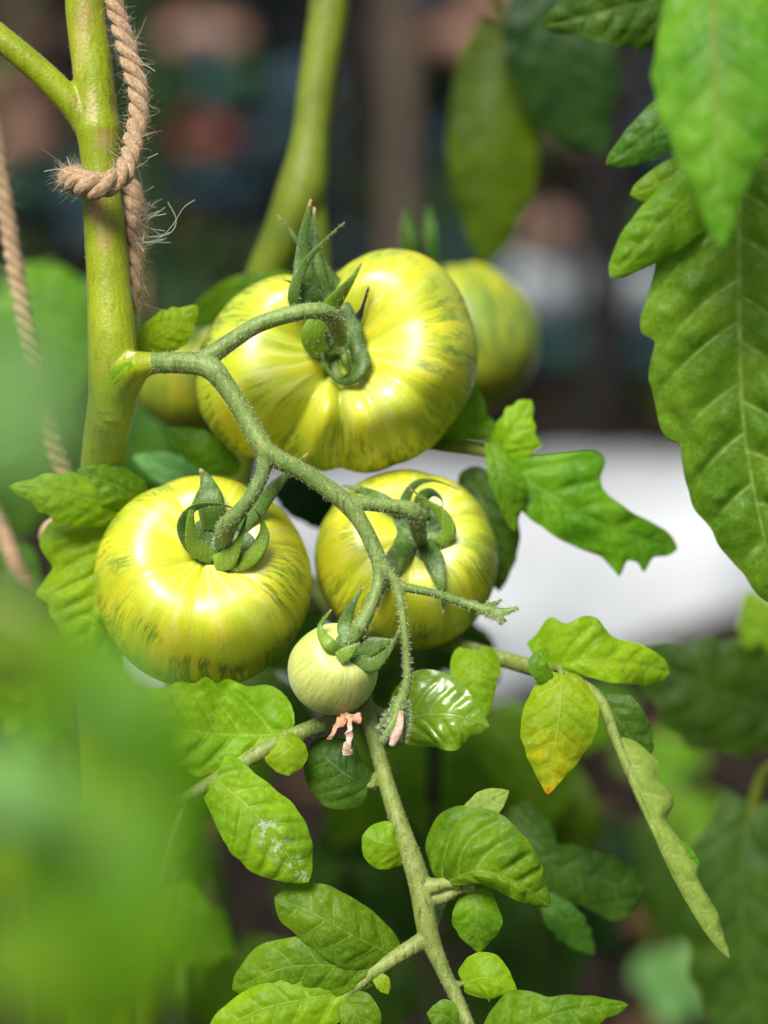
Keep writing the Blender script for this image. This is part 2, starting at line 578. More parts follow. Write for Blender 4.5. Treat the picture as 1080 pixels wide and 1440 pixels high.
def prof(spec, u):
    if isinstance(spec, (int, float)):
        return spec * np.sin(math.pi * np.clip(u, 0, 1) ** 0.72) ** 0.72
    s = np.array(spec, dtype=float)
    if s[-1, 0] < 1:
        s = np.vstack([s, [1, 0]])
    if s[0, 0] > 0:
        s = np.vstack([[0, s[0, 1] * .5], s])
    x, y = s[:, 0], s[:, 1]
    d = np.diff(y) / np.maximum(np.diff(x), 1e-6)
    mm = np.zeros(len(x))
    for i in range(1, len(x) - 1):
        if d[i - 1] * d[i] > 0:
            mm[i] = 2 * d[i - 1] * d[i] / (d[i - 1] + d[i])
    mm[0], mm[-1] = d[0], d[-1] * 1.5
    k = np.clip(np.searchsorted(x, u, side='right') - 1, 0, len(x) - 2)
    hh = x[k + 1] - x[k]
    t = np.clip((u - x[k]) / hh, 0, 1)
    w = (2 * t ** 3 - 3 * t ** 2 + 1) * y[k] + (t ** 3 - 2 * t ** 2 + t) * hh * mm[k] + (-2 * t ** 3 + 3 * t ** 2) * y[k + 1] + (t ** 3 - t ** 2) * hh * mm[k + 1]
    last = k == len(x) - 2
    w = np.where(last, np.maximum(w, y[-2] * np.clip(1 - t ** 1.6, 0, 1) ** 0.7), w)
    return np.maximum(w, 0)


def leaflet(parent, mid, wl, wr, mat='mid', roll=0.0, fold=0.12, curl=-0.10, puff=1.0, nv=6, sweep=0.35, wave=1.0,
            serr=0.11, nu=64, nv_=30, name='leaflet', seed=None, label=None, smooth=2, slant=0.75):
    """A leaf blade: midrib rows (px, py, depth mm), half widths in photo pixels at that depth on either side of the direction of growth."""
    sd_ = rng.integers(0, 9999) if seed is None else seed
    M = np.array([list(P(*p)) for p in mid])
    dm = np.mean([p[2] for p in mid]) / 1000
    C = cr(M, nu)
    T = np.gradient(C, axis=0)
    T /= np.linalg.norm(T, axis=1)[:, None]
    cp = np.array(CAM)
    u = np.linspace(0, 1, nu)
    r0, r1 = roll if isinstance(roll, (tuple, list)) else (roll, roll)
    rl = np.radians(r0 + (r1 - r0) * u)
    N = cp - C
    N -= T * (N * T).sum(1)[:, None]
    N /= np.linalg.norm(N, axis=1)[:, None]
    B = np.cross(N, T)
    N2 = N * np.cos(rl)[:, None] + B * np.sin(rl)[:, None]
    B2 = B * np.cos(rl)[:, None] - N * np.sin(rl)[:, None]
    px_m = K * dm
    r_ = np.random.default_rng(int(sd_))
    kn = np.linspace(0, 1, nv + 2)
    wr_ = kn.copy()
    wr_[1:-1] += r_.uniform(-.24, .24, nv) / (nv + 1)
    ph = np.interp(u, kn, wr_) * nv + r_.uniform(-.2, .2)
    tooth = 1 + serr * 0.8 * (np.abs(np.sin(math.pi * ph)) - 0.6) + serr * .35 * np.sin(u * nv * 5.3 + sd_)
    comp = 1 / np.maximum(np.cos(rl), 0.35)
    WL = prof(wl, u) * px_m * tooth * comp
    WR = prof(wr, u) * px_m * tooth * comp
    ker = np.array([.25, .5, .25])
    for W in (WL, WR):
        for _ in range(smooth):
            W[1:-1] = np.convolve(W, ker, 'same')[1:-1]
        W[-1] = 0.0
    v = np.linspace(-1, 1, nv_ * 2 + 1)
    sw = sweep * np.clip((u + 0.03) / 0.28, -0.3, 1.0) - 0.40 * np.exp(-(u / 0.07) ** 2)
    Wm = np.where(v[None, :] > 0, WL[:, None], WR[:, None])
    av = np.abs(v)[None, :]
    size = max(WL.max(), WR.max())
    bend = 0.55 * av + 0.45 * av ** 2
    pos = C[:, None, :] + B2[:, None, :] * (v[None, :] * Wm)[:, :, None] + T[:, None, :] * (sw[:, None] * bend * Wm * np.minimum(1, (1.02 - u)[:, None] * 3))[:, :, None]
    # the two halves carry their side veins a little out of step
    Ln = np.linalg.norm(np.diff(C, axis=0), axis=1).sum()
    uo = np.clip(u[:, None] - slant * (av ** 1.25) * Wm / Ln * (1 - 0.5 * u[:, None]), -0.2, 1)
    PH = np.interp(uo, kn, wr_) * nv + np.where(v[None, :] > 0, 0.0, 0.37) + np.where(uo < 0, uo * nv, 0)
    dv = np.abs((PH + 0.5) % 1.0 - 0.5)
    q = 1 - np.exp(-(dv / 0.20) ** 2)
    env = np.clip(av * 3.5, 0, 1) * (1 - av ** 4)
    lump = np.array([noise.noise(Vector(p) * (3.2 / size) + Vector((sd_, 0, 0))) for p in pos.reshape(-1, 3)]).reshape(nu, len(v))
    lump2 = np.array([noise.noise(Vector(p) * (7.5 / size) + Vector((0, sd_, 0))) for p in pos.reshape(-1, 3)]).reshape(nu, len(v))
    h = fold * av * Wm + curl * av ** 2 * Wm * 1.6
    h = h + puff * 0.055 * size * q * env * (0.8 + 0.5 * lump) * np.clip(Wm / (size * .5), 0, 1)
    h = h + puff * 0.012 * size * lump2 * np.clip(Wm / (size * .4), 0, 1) * np.clip(av * 5, 0, 1)
    h = h + 0.05 * size * lump * av
    h = h + wave * 0.09 * size * av ** 2 * np.sin(u[:, None] * 9 + sd_ + np.sign(v)[None, :] * 1.3) * np.sin(math.pi * u)[:, None]
    pos = pos + N2[:, None, :] * h[:, :, None]
    V = pos.reshape(-1, 3)
    m = len(v)
    F = [(i * m + j, i * m + j + 1, (i + 1) * m + j + 1, (i + 1) * m + j) for i in range(nu - 1) for j in range(m - 1)]
    A = np.stack([np.repeat(u, m), np.tile(v, nu), PH.ravel()], axis=1)
    ob = mk(name, V, F, LM[mat], parent, ('leaf', A), origin=M[0])
    if label:
        ob['label'] = label
    return ob


# ================================================================== SETTING
g = 150.0
gx = np.concatenate([[-g, -20, -6], np.linspace(-2.5, 2.5, 61), [6, 20, g]])
gy = np.concatenate([[-g, -20, -5], np.linspace(-1.0, 5.0, 73), [9, 25, g]])
V = []
for y in gy:
    for x in gx:
        near = abs(x) < 2.6 and -1.1 < y < 5.1
        z = 0.018 * noise.noise(Vector((x * 6, y * 6, 1))) + 0.010 * noise.noise(Vector((x * 19, y * 19, 4))) if near else 0.0
        V.append((x, y, z))
m = len(gx)
F = [(i * m + j, i * m + j + 1, (i + 1) * m + j + 1, (i + 1) * m + j) for i in range(len(gy) - 1) for j in range(m - 1)]
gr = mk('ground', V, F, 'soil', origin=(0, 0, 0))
gr['kind'] = 'structure'

# ridge of soil covered with white film, across the plot
V, F = [], []
xs = np.linspace(-0.30, 2.4, 110)
ss = np.linspace(-1, 1, 34)
for x in xs:
    for s in ss:
        y = 2.55 + (0.50 * s if s > 0 else s * max(0.16, 0.50 - 0.95 * max(0.0, x - 0.08))) + 0.02 * math.sin(x * 3.1)
        z = 0.105 * max(0, 1 - abs(s) ** 2.4) - 0.012
        z = (z + 0.012) * min(1.0, max(0.0, (x + 0.30) / 0.22)) ** 0.6 - 0.012
        z += 0.010 * noise.noise(Vector((x * 5, s * 2, 3))) + 0.005 * noise.noise(Vector((x * 22, s * 3, 7)))
        V.append((x, y, z))
m = len(ss)
F = [(i * m + j, i * m + j + 1, (i + 1) * m + j + 1, (i + 1) * m + j) for i in range(len(xs) - 1) for j in range(m - 1)]
ridge = mk('mulch_film', V, F, 'white film', origin=(0, 2.58, 0))
tag(ridge, 'white plastic film over a low planting ridge, blurred behind the tomatoes', 'plastic film')

# wall of mixed field stones behind it
STONE = {}


def stone_mat(key, c):
    c = tuple(x * 1.3 for x in c)
    c2 = tuple(min(1, x * 1.7 + 0.004) for x in c)
    STONE[key] = simple('stone ' + key, c, c2, 22, rough=0.9, bump=0.6, bd=0.01)


stone_mat('slate', (0.020, 0.038, 0.054))
stone_mat('black', (0.008, 0.009, 0.010))
stone_mat('teal', (0.020, 0.050, 0.048))
stone_mat('rust', (0.045, 0.029, 0.022))
stone_mat('pink', (0.19, 0.115, 0.085))
stone_mat('tan', (0.30, 0.18, 0.09))
stone_mat('ochre', (0.28, 0.21, 0.03))
stone_mat('plum', (0.13, 0.045, 0.045))
stone_mat('pale', (0.30, 0.33, 0.36))
stone_mat('grey', (0.055, 0.060, 0.060))
stone_mat('moss', (0.018, 0.040, 0.016))

spots = [(270, 45, 55, 'pink'), (300, 95, 50, 'teal'), (335, 170, 45, 'plum'), (365, 210, 35, 'ochre'), (392, 240, 35, 'tan'),
         (250, 330, 60, 'rust'), (40, 50, 60, 'rust'), (30, 160, 60, 'pink'), (60, 240, 50, 'teal'), (680, 20, 60, 'pink'), (580, 60, 45, 'pink'),
         (775, 315, 70, 'pink'), (770, 400, 60, 'pale'), (890, 395, 60, 'pale'), (860, 120, 60, 'grey'), (750, 230, 50, 'rust'), (640, 130, 50, 'rust'),
         (600, 280, 50, 'grey'), (900, 300, 50, 'grey'), (210, 160, 60, 'moss'), (220, 260, 50, 'teal'), (780, 520, 70, 'teal'), (870, 500, 60, 'slate')]


def to_px(p):
    q = Vector(p) - CAM
    d = q.dot(FW)
    return 540 + q.dot(RT) / d / K, 720 - q.dot(UP) / d / K


WY = 3.75
wall = thing('stone_wall', (0, WY, 0), 'dark dry stone wall of mixed slate, tan and pinkish stones, out of focus', 'wall')
core = [((-1.8, WY + .10, -.05), (1.8, WY + .34, 1.02))]
(a0, b0, c0), (a1, b1, c1) = core[0]
V = [(a0, b0, c0), (a1, b0, c0), (a1, b1, c0), (a0, b1, c0), (a0, b0, c1), (a1, b0, c1), (a1, b1, c1), (a0, b1, c1)]
mk('wall_core', V, [(0, 3, 2, 1), (4, 5, 6, 7), (0, 1, 5, 4), (1, 2, 6, 5), (2, 3, 7, 6), (3, 0, 4, 7)], STONE['black'], wall, smooth=False)
# a few stone shapes, shared
import bmesh
shapes = {}


def stone_mesh(i, mt):
    if (i, mt) in shapes:
        return shapes[(i, mt)]
    bm = bmesh.new()
    bmesh.ops.create_icosphere(bm, subdivisions=2, radius=0.5)
    for vt in bm.verts:
        c = vt.co
        for a in range(3):
            c[a] = math.copysign(abs(c[a] * 2) ** 0.55 * .5, c[a])
        c *= 1 + 0.16 * noise.noise(c * 2.3 + Vector((i * 7, 0, 0)))
    me = bpy.data.meshes.new('stone')
    bm.to_mesh(me)
    bm.free()
    me.polygons.foreach_set('use_smooth', [True] * len(me.polygons))
    me.materials.append(STONE[mt])
    shapes[(i, mt)] = me
    return me


z = 0.0
row = 0
while z < 0.98:
    hgt = random.uniform(0.075, 0.115)
    x = -1.75 + random.uniform(-.06, .06)
    while x < 1.75:
        w = random.uniform(0.10, 0.19)
        c = Vector((x + w / 2, WY + random.uniform(.0, .03), z + hgt / 2))
        qx, qy = to_px(c)
        mt = random.choices(['slate', 'black', 'grey', 'teal', 'rust', 'tan'], [7, 6, 1.0, 1.4, .5, .3])[0]
        if 430 < qy < 680:
            mt = random.choices(['black', 'slate', 'moss'], [6, 3, 1])[0]
        best = 1e9
        for (sx, sy, sr, sm) in spots:
            dd = math.hypot(qx - sx, (qy - sy)) / sr
            if dd < 1.15 and dd < best:
                best, mt = dd, sm
        if qx < -150 or qx > 1230 or qy < -80:
            mt = random.choice(['slate', 'black', 'grey', 'rust', 'teal', 'tan'])
        o = bpy.data.objects.new('stone', stone_mesh(random.randrange(5), mt))
        o.scale = (w * 0.97, random.uniform(.16, .22), hgt * 0.96)
        o.rotation_euler = (0, random.uniform(-.06, .06), random.choice((0, math.pi)))
        link(o, c, wall)
        x += w
    z += hgt
    row += 1


def stake(name, x, y, r, h, mat, lean, label):
    rows = [(x, y, -.06, r), (x + lean * .3, y, h * .3, r * 1.03), (x + lean * .65, y, h * .65, r * .96), (x + lean, y, h, r * .93)]
    v, f = tube(rows, n=24, sides=10)
    v = v + 0.12 * r * np.array([[noise.noise(Vector(p) * 26), noise.noise(Vector(p) * 26 + Vector((9, 0, 0))), 0] for p in v])
    rt = thing(name, (x, y, 0), label, 'stake', 'garden stakes before the wall')
    mk('shaft', v, f, mat, rt)
    capv, capf = tube([(x + lean, y, h - .001, r * .9), (x + lean, y, h + .012, r * .72)], n=6, sides=10)
    mk('cut_end', capv, capf, 'wood tan', rt)


def at_wall(pxx, y):
    return (pxx - 540) * K * math.hypot(y, 0.4)


stake('wooden_stake', at_wall(572, 3.3), 3.3, 0.024, 0.95, 'wood tan', -0.02, 'tan wooden stake, blurred, behind and above the uppermost tomato')
stake('wooden_stake', at_wall(845, 3.2), 3.2, 0.034, 0.9, 'wood dark', 0.03, 'dark wooden stake standing beyond the white film, blurred')
stake('wooden_stake', at_wall(228, 3.1), 3.1, 0.030, 0.9, 'wood mossy', -0.04, 'mossy green stake, blurred, just beyond the twine loop')
stake('wooden_stake', at_wall(505, 3.45), 3.45, 0.036, 0.9, 'wood dark', 0.0, 'dark stake half hidden behind the thick green stem, blurred')

# tangled undergrowth at the foot of the wall: small leaves nobody could count
cl = [('leaf deep green', 330), ('leaf dark green', 60), ('low stem skin', 90), ('dead leaf', 130), ('stone teal', 160), ('stone slate', 260), ('stone tan', 36)]
V, F, MI = [], [], []
for mi, (mn, cnt) in enumerate(cl):
    for _ in range(cnt):
        x, y = random.uniform(-1.1, 1.1), random.uniform(3.25, 3.72)
        zt = abs(random.gauss(0, .28))
        if noise.noise(Vector((x * 3.2, zt * 3.2, mi * 2.7))) < -0.02 or zt > .95:
            continue
        s_ = random.uniform(.022, .055)
        q = Quaternion((random.gauss(0, 1), random.gauss(0, 1), random.gauss(0, 1), random.gauss(0, 1))).normalized()
        k = len(V)
        for p in ((-1, 0, 0), (-.4, -.42, .18), (.4, -.36, .12), (1, 0, -.1), (.4, .36, .15), (-.4, .42, .2), (0, 0, -.05)):
            V.append(tuple(Vector((x, y, zt + .02)) + q @ (Vector(p) * s_)))
        F += [(k + i, k + (i + 1) % 6, k + 6) for i in range(6)]
        MI += [mi] * 6
und = mk('undergrowth', V, F, MATS[cl[0][0]])
for mn, _ in cl[1:]:
    und.data.materials.append(MATS[mn])
und.data.polygons.foreach_set('material_index', MI)
und['kind'] = 'stuff'
und['label'] = 'dark tangled undergrowth before the stone wall'

# dead leaves on the soil
V, F = [], []
for _ in range(200):
    x, y = random.uniform(-1.2, 1.6), random.uniform(1.0, 2.15)
    a, s = random.uniform(0, 6.28), random.uniform(.015, .045)
    zz = random.uniform(.012, .035)
    ca, sa = math.cos(a), math.sin(a)
    pts = [(-1, 0, 0), (-.3, -.45, .25), (.5, -.4, .1), (1, 0, .3), (.5, .4, .15), (-.3, .45, .3), (0.1, 0, -.05)]
    k = len(V)
    for p in pts:
        V.append((x + s * (p[0] * ca - p[1] * sa), y + s * (p[0] * sa + p[1] * ca), zz + s * p[2]))
    F += [(k + i, k + (i + 1) % 6, k + 6) for i in range(6)]
lit = mk('leaf_litter', V, F, 'dead leaf')
lit['kind'] = 'stuff'
lit['label'] = 'brown dead leaves lying on the dark soil'

# ================================================================== TOMATOES
BVH = []


def camdir(x, y, z):
    """direction from camera-frame right, up, towards the camera"""
    return (RT * x + UP * y - FW * z).normalized()


def tomato(name, c, R, axis, spin, flat, outline, grooves, dimple, mat, label, group=None, cat='tomato'):
    """c = (px, py, depth), R in photo pixels; outline: (deg, factor) about the axis; grooves: (deg, depth, width deg)."""
    ctr = P(*c)
    Rm = R * K * c[2] / 1000
    ax = camdir(*axis)
    # camera-right and camera-up projected across the axis give the zero of the angle
    e1 = (RT - ax * RT.dot(ax)).normalized()
    e2 = ax.cross(e1)
    nth, nt_ = 180, 110
    th = np.linspace(0, 2 * math.pi, nth, endpoint=False)
    tt = np.linspace(0.0, math.pi, nt_)
    od = sorted((d % 360, f) for d, f in outline)
    xd = np.array([od[-1][0] - 360] + [d for d, _ in od] + [od[0][0] + 360])
    fd = np.array([od[-1][1]] + [f for _, f in od] + [od[0][1]])
    deg = np.degrees(th) - spin
    ol = np.interp(deg % 360, xd, fd)
    kk = np.exp(-0.5 * (np.arange(-9, 10) / 3.2) ** 2)
    kk /= kk.sum()
    ol = np.convolve(np.concatenate([ol[-9:], ol, ol[:9]]), kk, 'valid')
    gro = np.zeros(nth)
    for (gd, dep, wd) in grooves:
        dd = (deg - gd + 180) % 360 - 180
        gro += dep * np.exp(-np.abs(dd / wd) ** 1.3)
    TT, TH = np.meshgrid(tt, th, indexing='ij')
    hfall = np.exp(-(TT / 1.5) ** 2.6)
    low = 0.25 * np.exp(-((math.pi - TT) / 0.9) ** 2)
    gr_ = gro[None, :] * (hfall + low)
    olm = 1 + (ol[None, :] - 1) * np.clip(np.sin(TT) * 1.15, 0, 1)
    rho = Rm * np.sin(TT) ** 0.92 * olm * (1 - gr_ * 0.8)
    zz = Rm * flat * np.cos(TT) * (1 - 0.75 * gr_) - Rm * dimple * np.exp(-(TT / 0.36) ** 2) * 1.0
    zz += Rm * 0.10 * np.exp(-((TT - 0.75) / 0.35) ** 2) * (1 - 1.4 * np.clip(gro, 0, .5))[None, :]
    zz += Rm * 0.06 * np.exp(-((math.pi - TT) / 0.35) ** 2)
    wob = np.array([noise.noise(Vector((math.cos(a) * s * 1.1, math.sin(a) * s * 1.1, q * .8)) + Vector((c[0] * .01, 3, 1))) for q, s in zip(tt, np.sin(tt)) for a in th]).reshape(TT.shape)
    rho *= 1 + 0.03 * wob
    cth, sth = np.cos(TH), np.sin(TH)
    V = np.array(ctr) + (rho * cth)[..., None] * np.array(e1) + (rho * sth)[..., None] * np.array(e2) + zz[..., None] * np.array(ax)
    V = V.reshape(-1, 3)
    A = np.stack([cth + 0 * TT, sth, TT], axis=-1).reshape(-1, 3)
    A[:, 0] += c[0] * 0.013
    F = [(i * nth + j, (i + 1) * nth + j, (i + 1) * nth + (j + 1) % nth, i * nth + (j + 1) % nth) for i in range(nt_ - 1) for j in range(nth)]
    rt = thing(name, ctr, label, cat, group)
    mk('fruit', V, F, mat, rt, ('skin', A), origin=ctr)
    bv = BVHTree.FromPolygons([Vector(v) for v in V], F)
    BVH.append(bv)
    pole = ctr + ax * (Rm * flat - Rm * dimple)
    return rt, bv, pole, ax, Rm


def surf(bv, x, y, default):
    d = (P(x, y, 1000) - CAM)
    hit = bv.ray_cast(CAM, d.normalized())
    if hit[0] is None:
        return default
    return (hit[0] - CAM).dot(FW) * 1000


def sepal(parent, bv, pts, w, mat='sepal skin', flat=0.24, tip=True, base_d=745, tipr=0.10, roll_ref=None):
    """pts rows (px, py, lift mm above the fruit); w half width px."""
    rows = []
    last = base_d
    n = len(pts)
    for i, (x, y, l) in enumerate(pts):
        s = surf(bv, x, y, None)
        if s is None:
            s = last + 1.0
        last = s
        t = i / (n - 1)
        wid = w * (0.75 + 0.6 * math.sin(math.pi * min(1, t * 1.15 + .12)) - 0.35 * t) if t < 1 else w * tipr * 2
        wid = max(wid * (1 - t ** 3 * .75), w * tipr)
        rows.append((x, y, s - l, wid))
    S = px(rows)
    v, f = tube(S, n=36, sides=12, flat=flat, ref=tuple(roll_ref) if roll_ref else tuple(-FW))
    ob = mk('sepal', v, f, mat, parent)
    if tip:
        ob.data.materials.append(MATS['brown tip skin'])
        for k, pl in enumerate(ob.data.polygons):
            if 33 * 12 <= k < 35 * 12 or k >= 35 * 12 and k % 2 == 1:
                pl.material_index = 1
    hv, hf = spikes([S], 4.0, 0.0008, 0.00006)
    return ob, S, (hv, hf)


def calyx(rt, bv, cx, cy, r, specs, sink=1.0, matc='sepal skin', base_d=745):
    d = surf(bv, cx, cy, base_d)
    c = P(cx, cy, d + sink)
    # shallow star-shaped cup under the stalk
    V, F = [], []
    rm = r * K * d / 1000
    nr, na = 8, 40
    for i in range(nr):
        t = i / (nr - 1)
        for j in range(na):
            a = j / na * 2 * math.pi
            rr = rm * t * (1 + 0.16 * math.cos(5 * a))
            x, y = cx + rr / (K * d / 1000) * math.cos(a), cy - rr / (K * d / 1000) * math.sin(a)
            s = surf(bv, x, y, d)
            V.append(P(x, y, s - 0.8 - 0.9 * (1 - t) + 0.5 * t * t))
    F = [(i * na + j, i * na + (j + 1) % na, (i + 1) * na + (j + 1) % na, (i + 1) * na + j) for i in range(nr - 1) for j in range(na)]
    cal = mk('calyx', [tuple(v) for v in V], F, matc, rt)
    hairs = []
    for s in specs:
        s = dict(s)
        pts = s.pop('p')
        _, _, h = sepal(cal, bv, pts, **s)
        if len(h[0]):
            hairs.append(h)
    if hairs:
        hv, hf = join(hairs)
        hh = mk('hairs', hv, hf, 'hair', cal, smooth=False)
        hh['kind'] = 'stuff'
    return cal


# the three ripe-size fruits, the small one, and two behind
T1, b1, p1, a1_, R1 = tomato('striped_tomato', (286, 818, 772), 152, (0.10, 0.40, 0.91), 0, 0.84,
    [(0, 1.0), (45, 1.0), (90, .99), (135, 1.0), (180, 1.01), (225, 1.0), (270, 1.0), (315, 1.0)],
    [(60, .05, 9), (118, .06, 9), (205, .05, 10), (262, .04, 9), (330, .06, 9)], 0.20, 'striped tomato skin',
    'yellow-green striped tomato with curled sepals, lowest and leftmost of the large ones', 'tomatoes of the truss')
T2, b2, p2, a2_, R2 = tomato('striped_tomato', (475, 512, 786), 190, (0.03, 0.14, 0.99), 0, 0.70,
    [(0, 1.05), (30, 1.06), (48, 1.06), (62, 1.0), (78, .86), (95, .70), (108, .70), (122, .80), (150, .93), (180, 1.05), (205, 1.08), (225, 1.02), (245, .90), (270, .82),
     (300, .88), (318, .93), (340, .98)],
    [(97, .46, 18), (240, .50, 17), (272, .34, 9), (300, .14, 9), (330, .09, 10), (165, .08, 12), (20, .05, 14)], 0.30, 'striped tomato skin',
    'largest tomato, ribbed yellow-green, deeply lobed with a black dried sepal, uppermost of the truss', 'tomatoes of the truss')
T3, b3, p3, a3_, R3 = tomato('striped_tomato', (573, 787, 788), 130, (0.08, 0.42, 0.90), 0, 0.84,
    [(0, 1.0), (90, .98), (180, 1.01), (270, .98)],
    [(20, .06, 10), (75, .05, 9), (150, .06, 10), (215, .08, 9), (265, .07, 9), (310, .06, 9)], 0.16, 'striped tomato skin',
    'yellow-green striped tomato crossed by the forking truss stem, rightmost of the large ones', 'tomatoes of the truss')
T4, b4, p4, a4_, R4 = tomato('small_tomato', (468, 942, 742), 63, (0.34, 0.55, 0.76), 0, 0.97,
    [(0, 1.0), (120, 1.0), (240, 1.0)], [(30, .02, 10), (150, .02, 10)], 0.06, 'young tomato skin',
    'small pale cream-green tomato with a withered flower hanging under it')
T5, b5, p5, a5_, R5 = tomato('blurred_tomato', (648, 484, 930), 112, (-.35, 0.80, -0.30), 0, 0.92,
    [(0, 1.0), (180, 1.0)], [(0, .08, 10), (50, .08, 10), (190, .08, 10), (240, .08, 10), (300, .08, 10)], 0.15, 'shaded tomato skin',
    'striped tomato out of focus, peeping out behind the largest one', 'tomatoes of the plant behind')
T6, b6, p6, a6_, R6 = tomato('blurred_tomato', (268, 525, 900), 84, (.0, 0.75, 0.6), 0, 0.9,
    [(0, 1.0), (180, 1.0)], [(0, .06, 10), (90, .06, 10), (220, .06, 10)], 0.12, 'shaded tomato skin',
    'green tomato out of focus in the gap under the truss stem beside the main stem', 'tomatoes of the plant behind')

FR = 'sepal fresh skin'
calyx(T1, b1, 313, 762, 40, [
    dict(p=[(300, 782, 1.5), (272, 770, 4), (258, 738, 9), (273, 714, 12), (305, 709, 13), (334, 716, 13)], w=9),
    dict(p=[(300, 786, 2), (274, 768, 6), (268, 728, 12), (282, 682, 14)], w=10, mat=FR),
    dict(p=[(300, 745, 1), (296, 705, 5), (290, 675, 8), (281, 659, 9)], w=16),
    dict(p=[(302, 792, 2), (322, 785, 5), (336, 762, 11), (347, 724, 16)], w=12, mat=FR),
    dict(p=[(322, 796, 2), (352, 785, 5), (370, 757, 9), (369, 735, 12), (357, 713, 15)], w=10, mat=FR),
    dict(p=[(335, 745, 1), (362, 712, 5), (394, 677, 8), (433, 637, 10)], w=12),
], base_d=745)
calyx(T2, b2, 476, 482, 34, [
    dict(p=[(452, 500, 3), (440, 470, 7), (466, 430, 12), (495, 392, 14), (508, 371, 15)], w=14, mat=FR),
    dict(p=[(420, 440, 4), (413, 415, 7), (426, 376, 9), (455, 340, 11), (485, 312, 12)], w=7),
    dict(p=[(455, 440, 1), (432, 415, 3), (426, 345, 5), (437, 280, 7)], w=17),
    dict(p=[(458, 430, 2), (442, 380, 5), (441, 330, 6), (442, 291, 7)], w=12),
    dict(p=[(470, 420, 3), (450, 370, 7), (425, 346, 9), (390, 302, 11)], w=8),
    dict(p=[(475, 425, 3), (450, 408, 6), (425, 402, 8), (398, 393, 9)], w=7),
    dict(p=[(470, 445, 1), (462, 410, 3), (448, 375, 4), (440, 360, 5)], w=20),
    dict(p=[(482, 428, 2), (498, 462, 4), (504, 492, 5), (511, 510, 7), (498, 532, 8), (476, 536, 8), (458, 515, 7), (449, 485, 6)], w=10, flat=.45),
    dict(p=[(476, 470, 0), (470, 505, 1), (478, 528, 3), (492, 520, 6), (485, 487, 8)], w=7, mat=FR),
    dict(p=[(480, 470, 0), (490, 510, 2), (500, 520, 5), (497, 489, 8)], w=6, mat=FR),
    dict(p=[(494, 464, 1.5), (503, 448, 2.5), (510, 432, 3), (519, 402, 4)], w=5, mat='dry sepal skin', tipr=.35),
], base_d=748)
calyx(T3, b3, 592, 748, 40, [
    dict(p=[(578, 735, 2), (569, 708, 5), (583, 682, 8), (610, 676, 9), (647, 689, 9)], w=6),
    dict(p=[(598, 730, 2), (592, 704, 5), (607, 692, 8), (622, 704, 9), (620, 722, 8)], w=8),
    dict(p=[(615, 765, 2), (631, 748, 5), (620, 722, 9), (600, 705, 11), (577, 687, 13)], w=9, mat=FR),
    dict(p=[(597, 762, 1.5), (611, 790, 3), (620, 824, 3.5), (625, 862, 3.5)], w=12),
    dict(p=[(577, 760, 1.5), (557, 788, 3), (540, 820, 3), (529, 858, 2.5)], w=14),
    dict(p=[(565, 722, 2), (535, 702, 3), (505, 688, 3), (475, 682, 3)], w=8),
], base_d=760)
calyx(T4, b4, 492, 910, 20, [
    dict(p=[(482, 916, 1.5), (462, 905, 4), (450, 882, 7), (466, 857, 10)], w=8, mat=FR),
    dict(p=[(488, 905, 1.5), (485, 880, 3), (495, 852, 5), (512, 824, 6)], w=9),
    dict(p=[(476, 926, 2), (488, 918, 5), (506, 904, 9)], w=10, mat=FR),
    dict(p=[(500, 925, 1.5), (522, 935, 3), (546, 915, 6), (562, 884, 8)], w=9),
    dict(p=[(503, 915, 1), (525, 908, 2), (553, 900, 4)], w=14),
], base_d=735)
calyx(T6, b6, 268, 465, 18, [dict(p=[(262, 462, 1), (240, 450, 4), (215, 440, 6)], w=8), dict(p=[(275, 462, 1), (300, 452, 4), (325, 446, 6)], w=8)], base_d=880)

# withered flower below the small tomato
wf = thing('withered_flower', P(478, 1003, 738), 'shrivelled salmon-coloured flower hanging from the small pale tomato', 'flower')
for pts, mt, fl in (([(474, 1001, 739, 3), (484, 1006, 736, 5), (498, 1010, 735, 8), (509, 1008, 735, 6)], 'dry petal', .22),
                    ([(486, 1008, 735, 6), (476, 1020, 734, 6), (468, 1030, 734, 4), (463, 1039, 734, 3)], 'dry petal', .22),
                    ([(494, 1013, 735, 4), (492, 1030, 733, 3.5), (490, 1048, 733, 5), (488, 1063, 734, 6)], 'dry petal pale', .2)):
    v, f = tube(px(pts), n=26, sides=10, flat=fl, ref=tuple(-FW))
    v = v + 0.0012 * np.array([list(noise.noise_vector(Vector(p) * 520)) for p in v])
    mk('petal', v, f, mt, wf)

# ================================================================== PLANTS
def stem_part(name, paths, mat, parent, voxel, hair=None, it=5, slim=1.0):
    paths = [[(x, y, z, r * slim) for (x, y, z, r) in p] for p in paths]
    v, f = join([tube(p) for p in paths])
    ob = organic(mk(name, v, f, mat, parent), voxel, it)
    if hair:
        hv, hf = spikes(paths, *hair)
        hh = mk('hairs', hv, hf, 'hair', ob, smooth=False)
        hh['kind'] = 'stuff'
    return ob


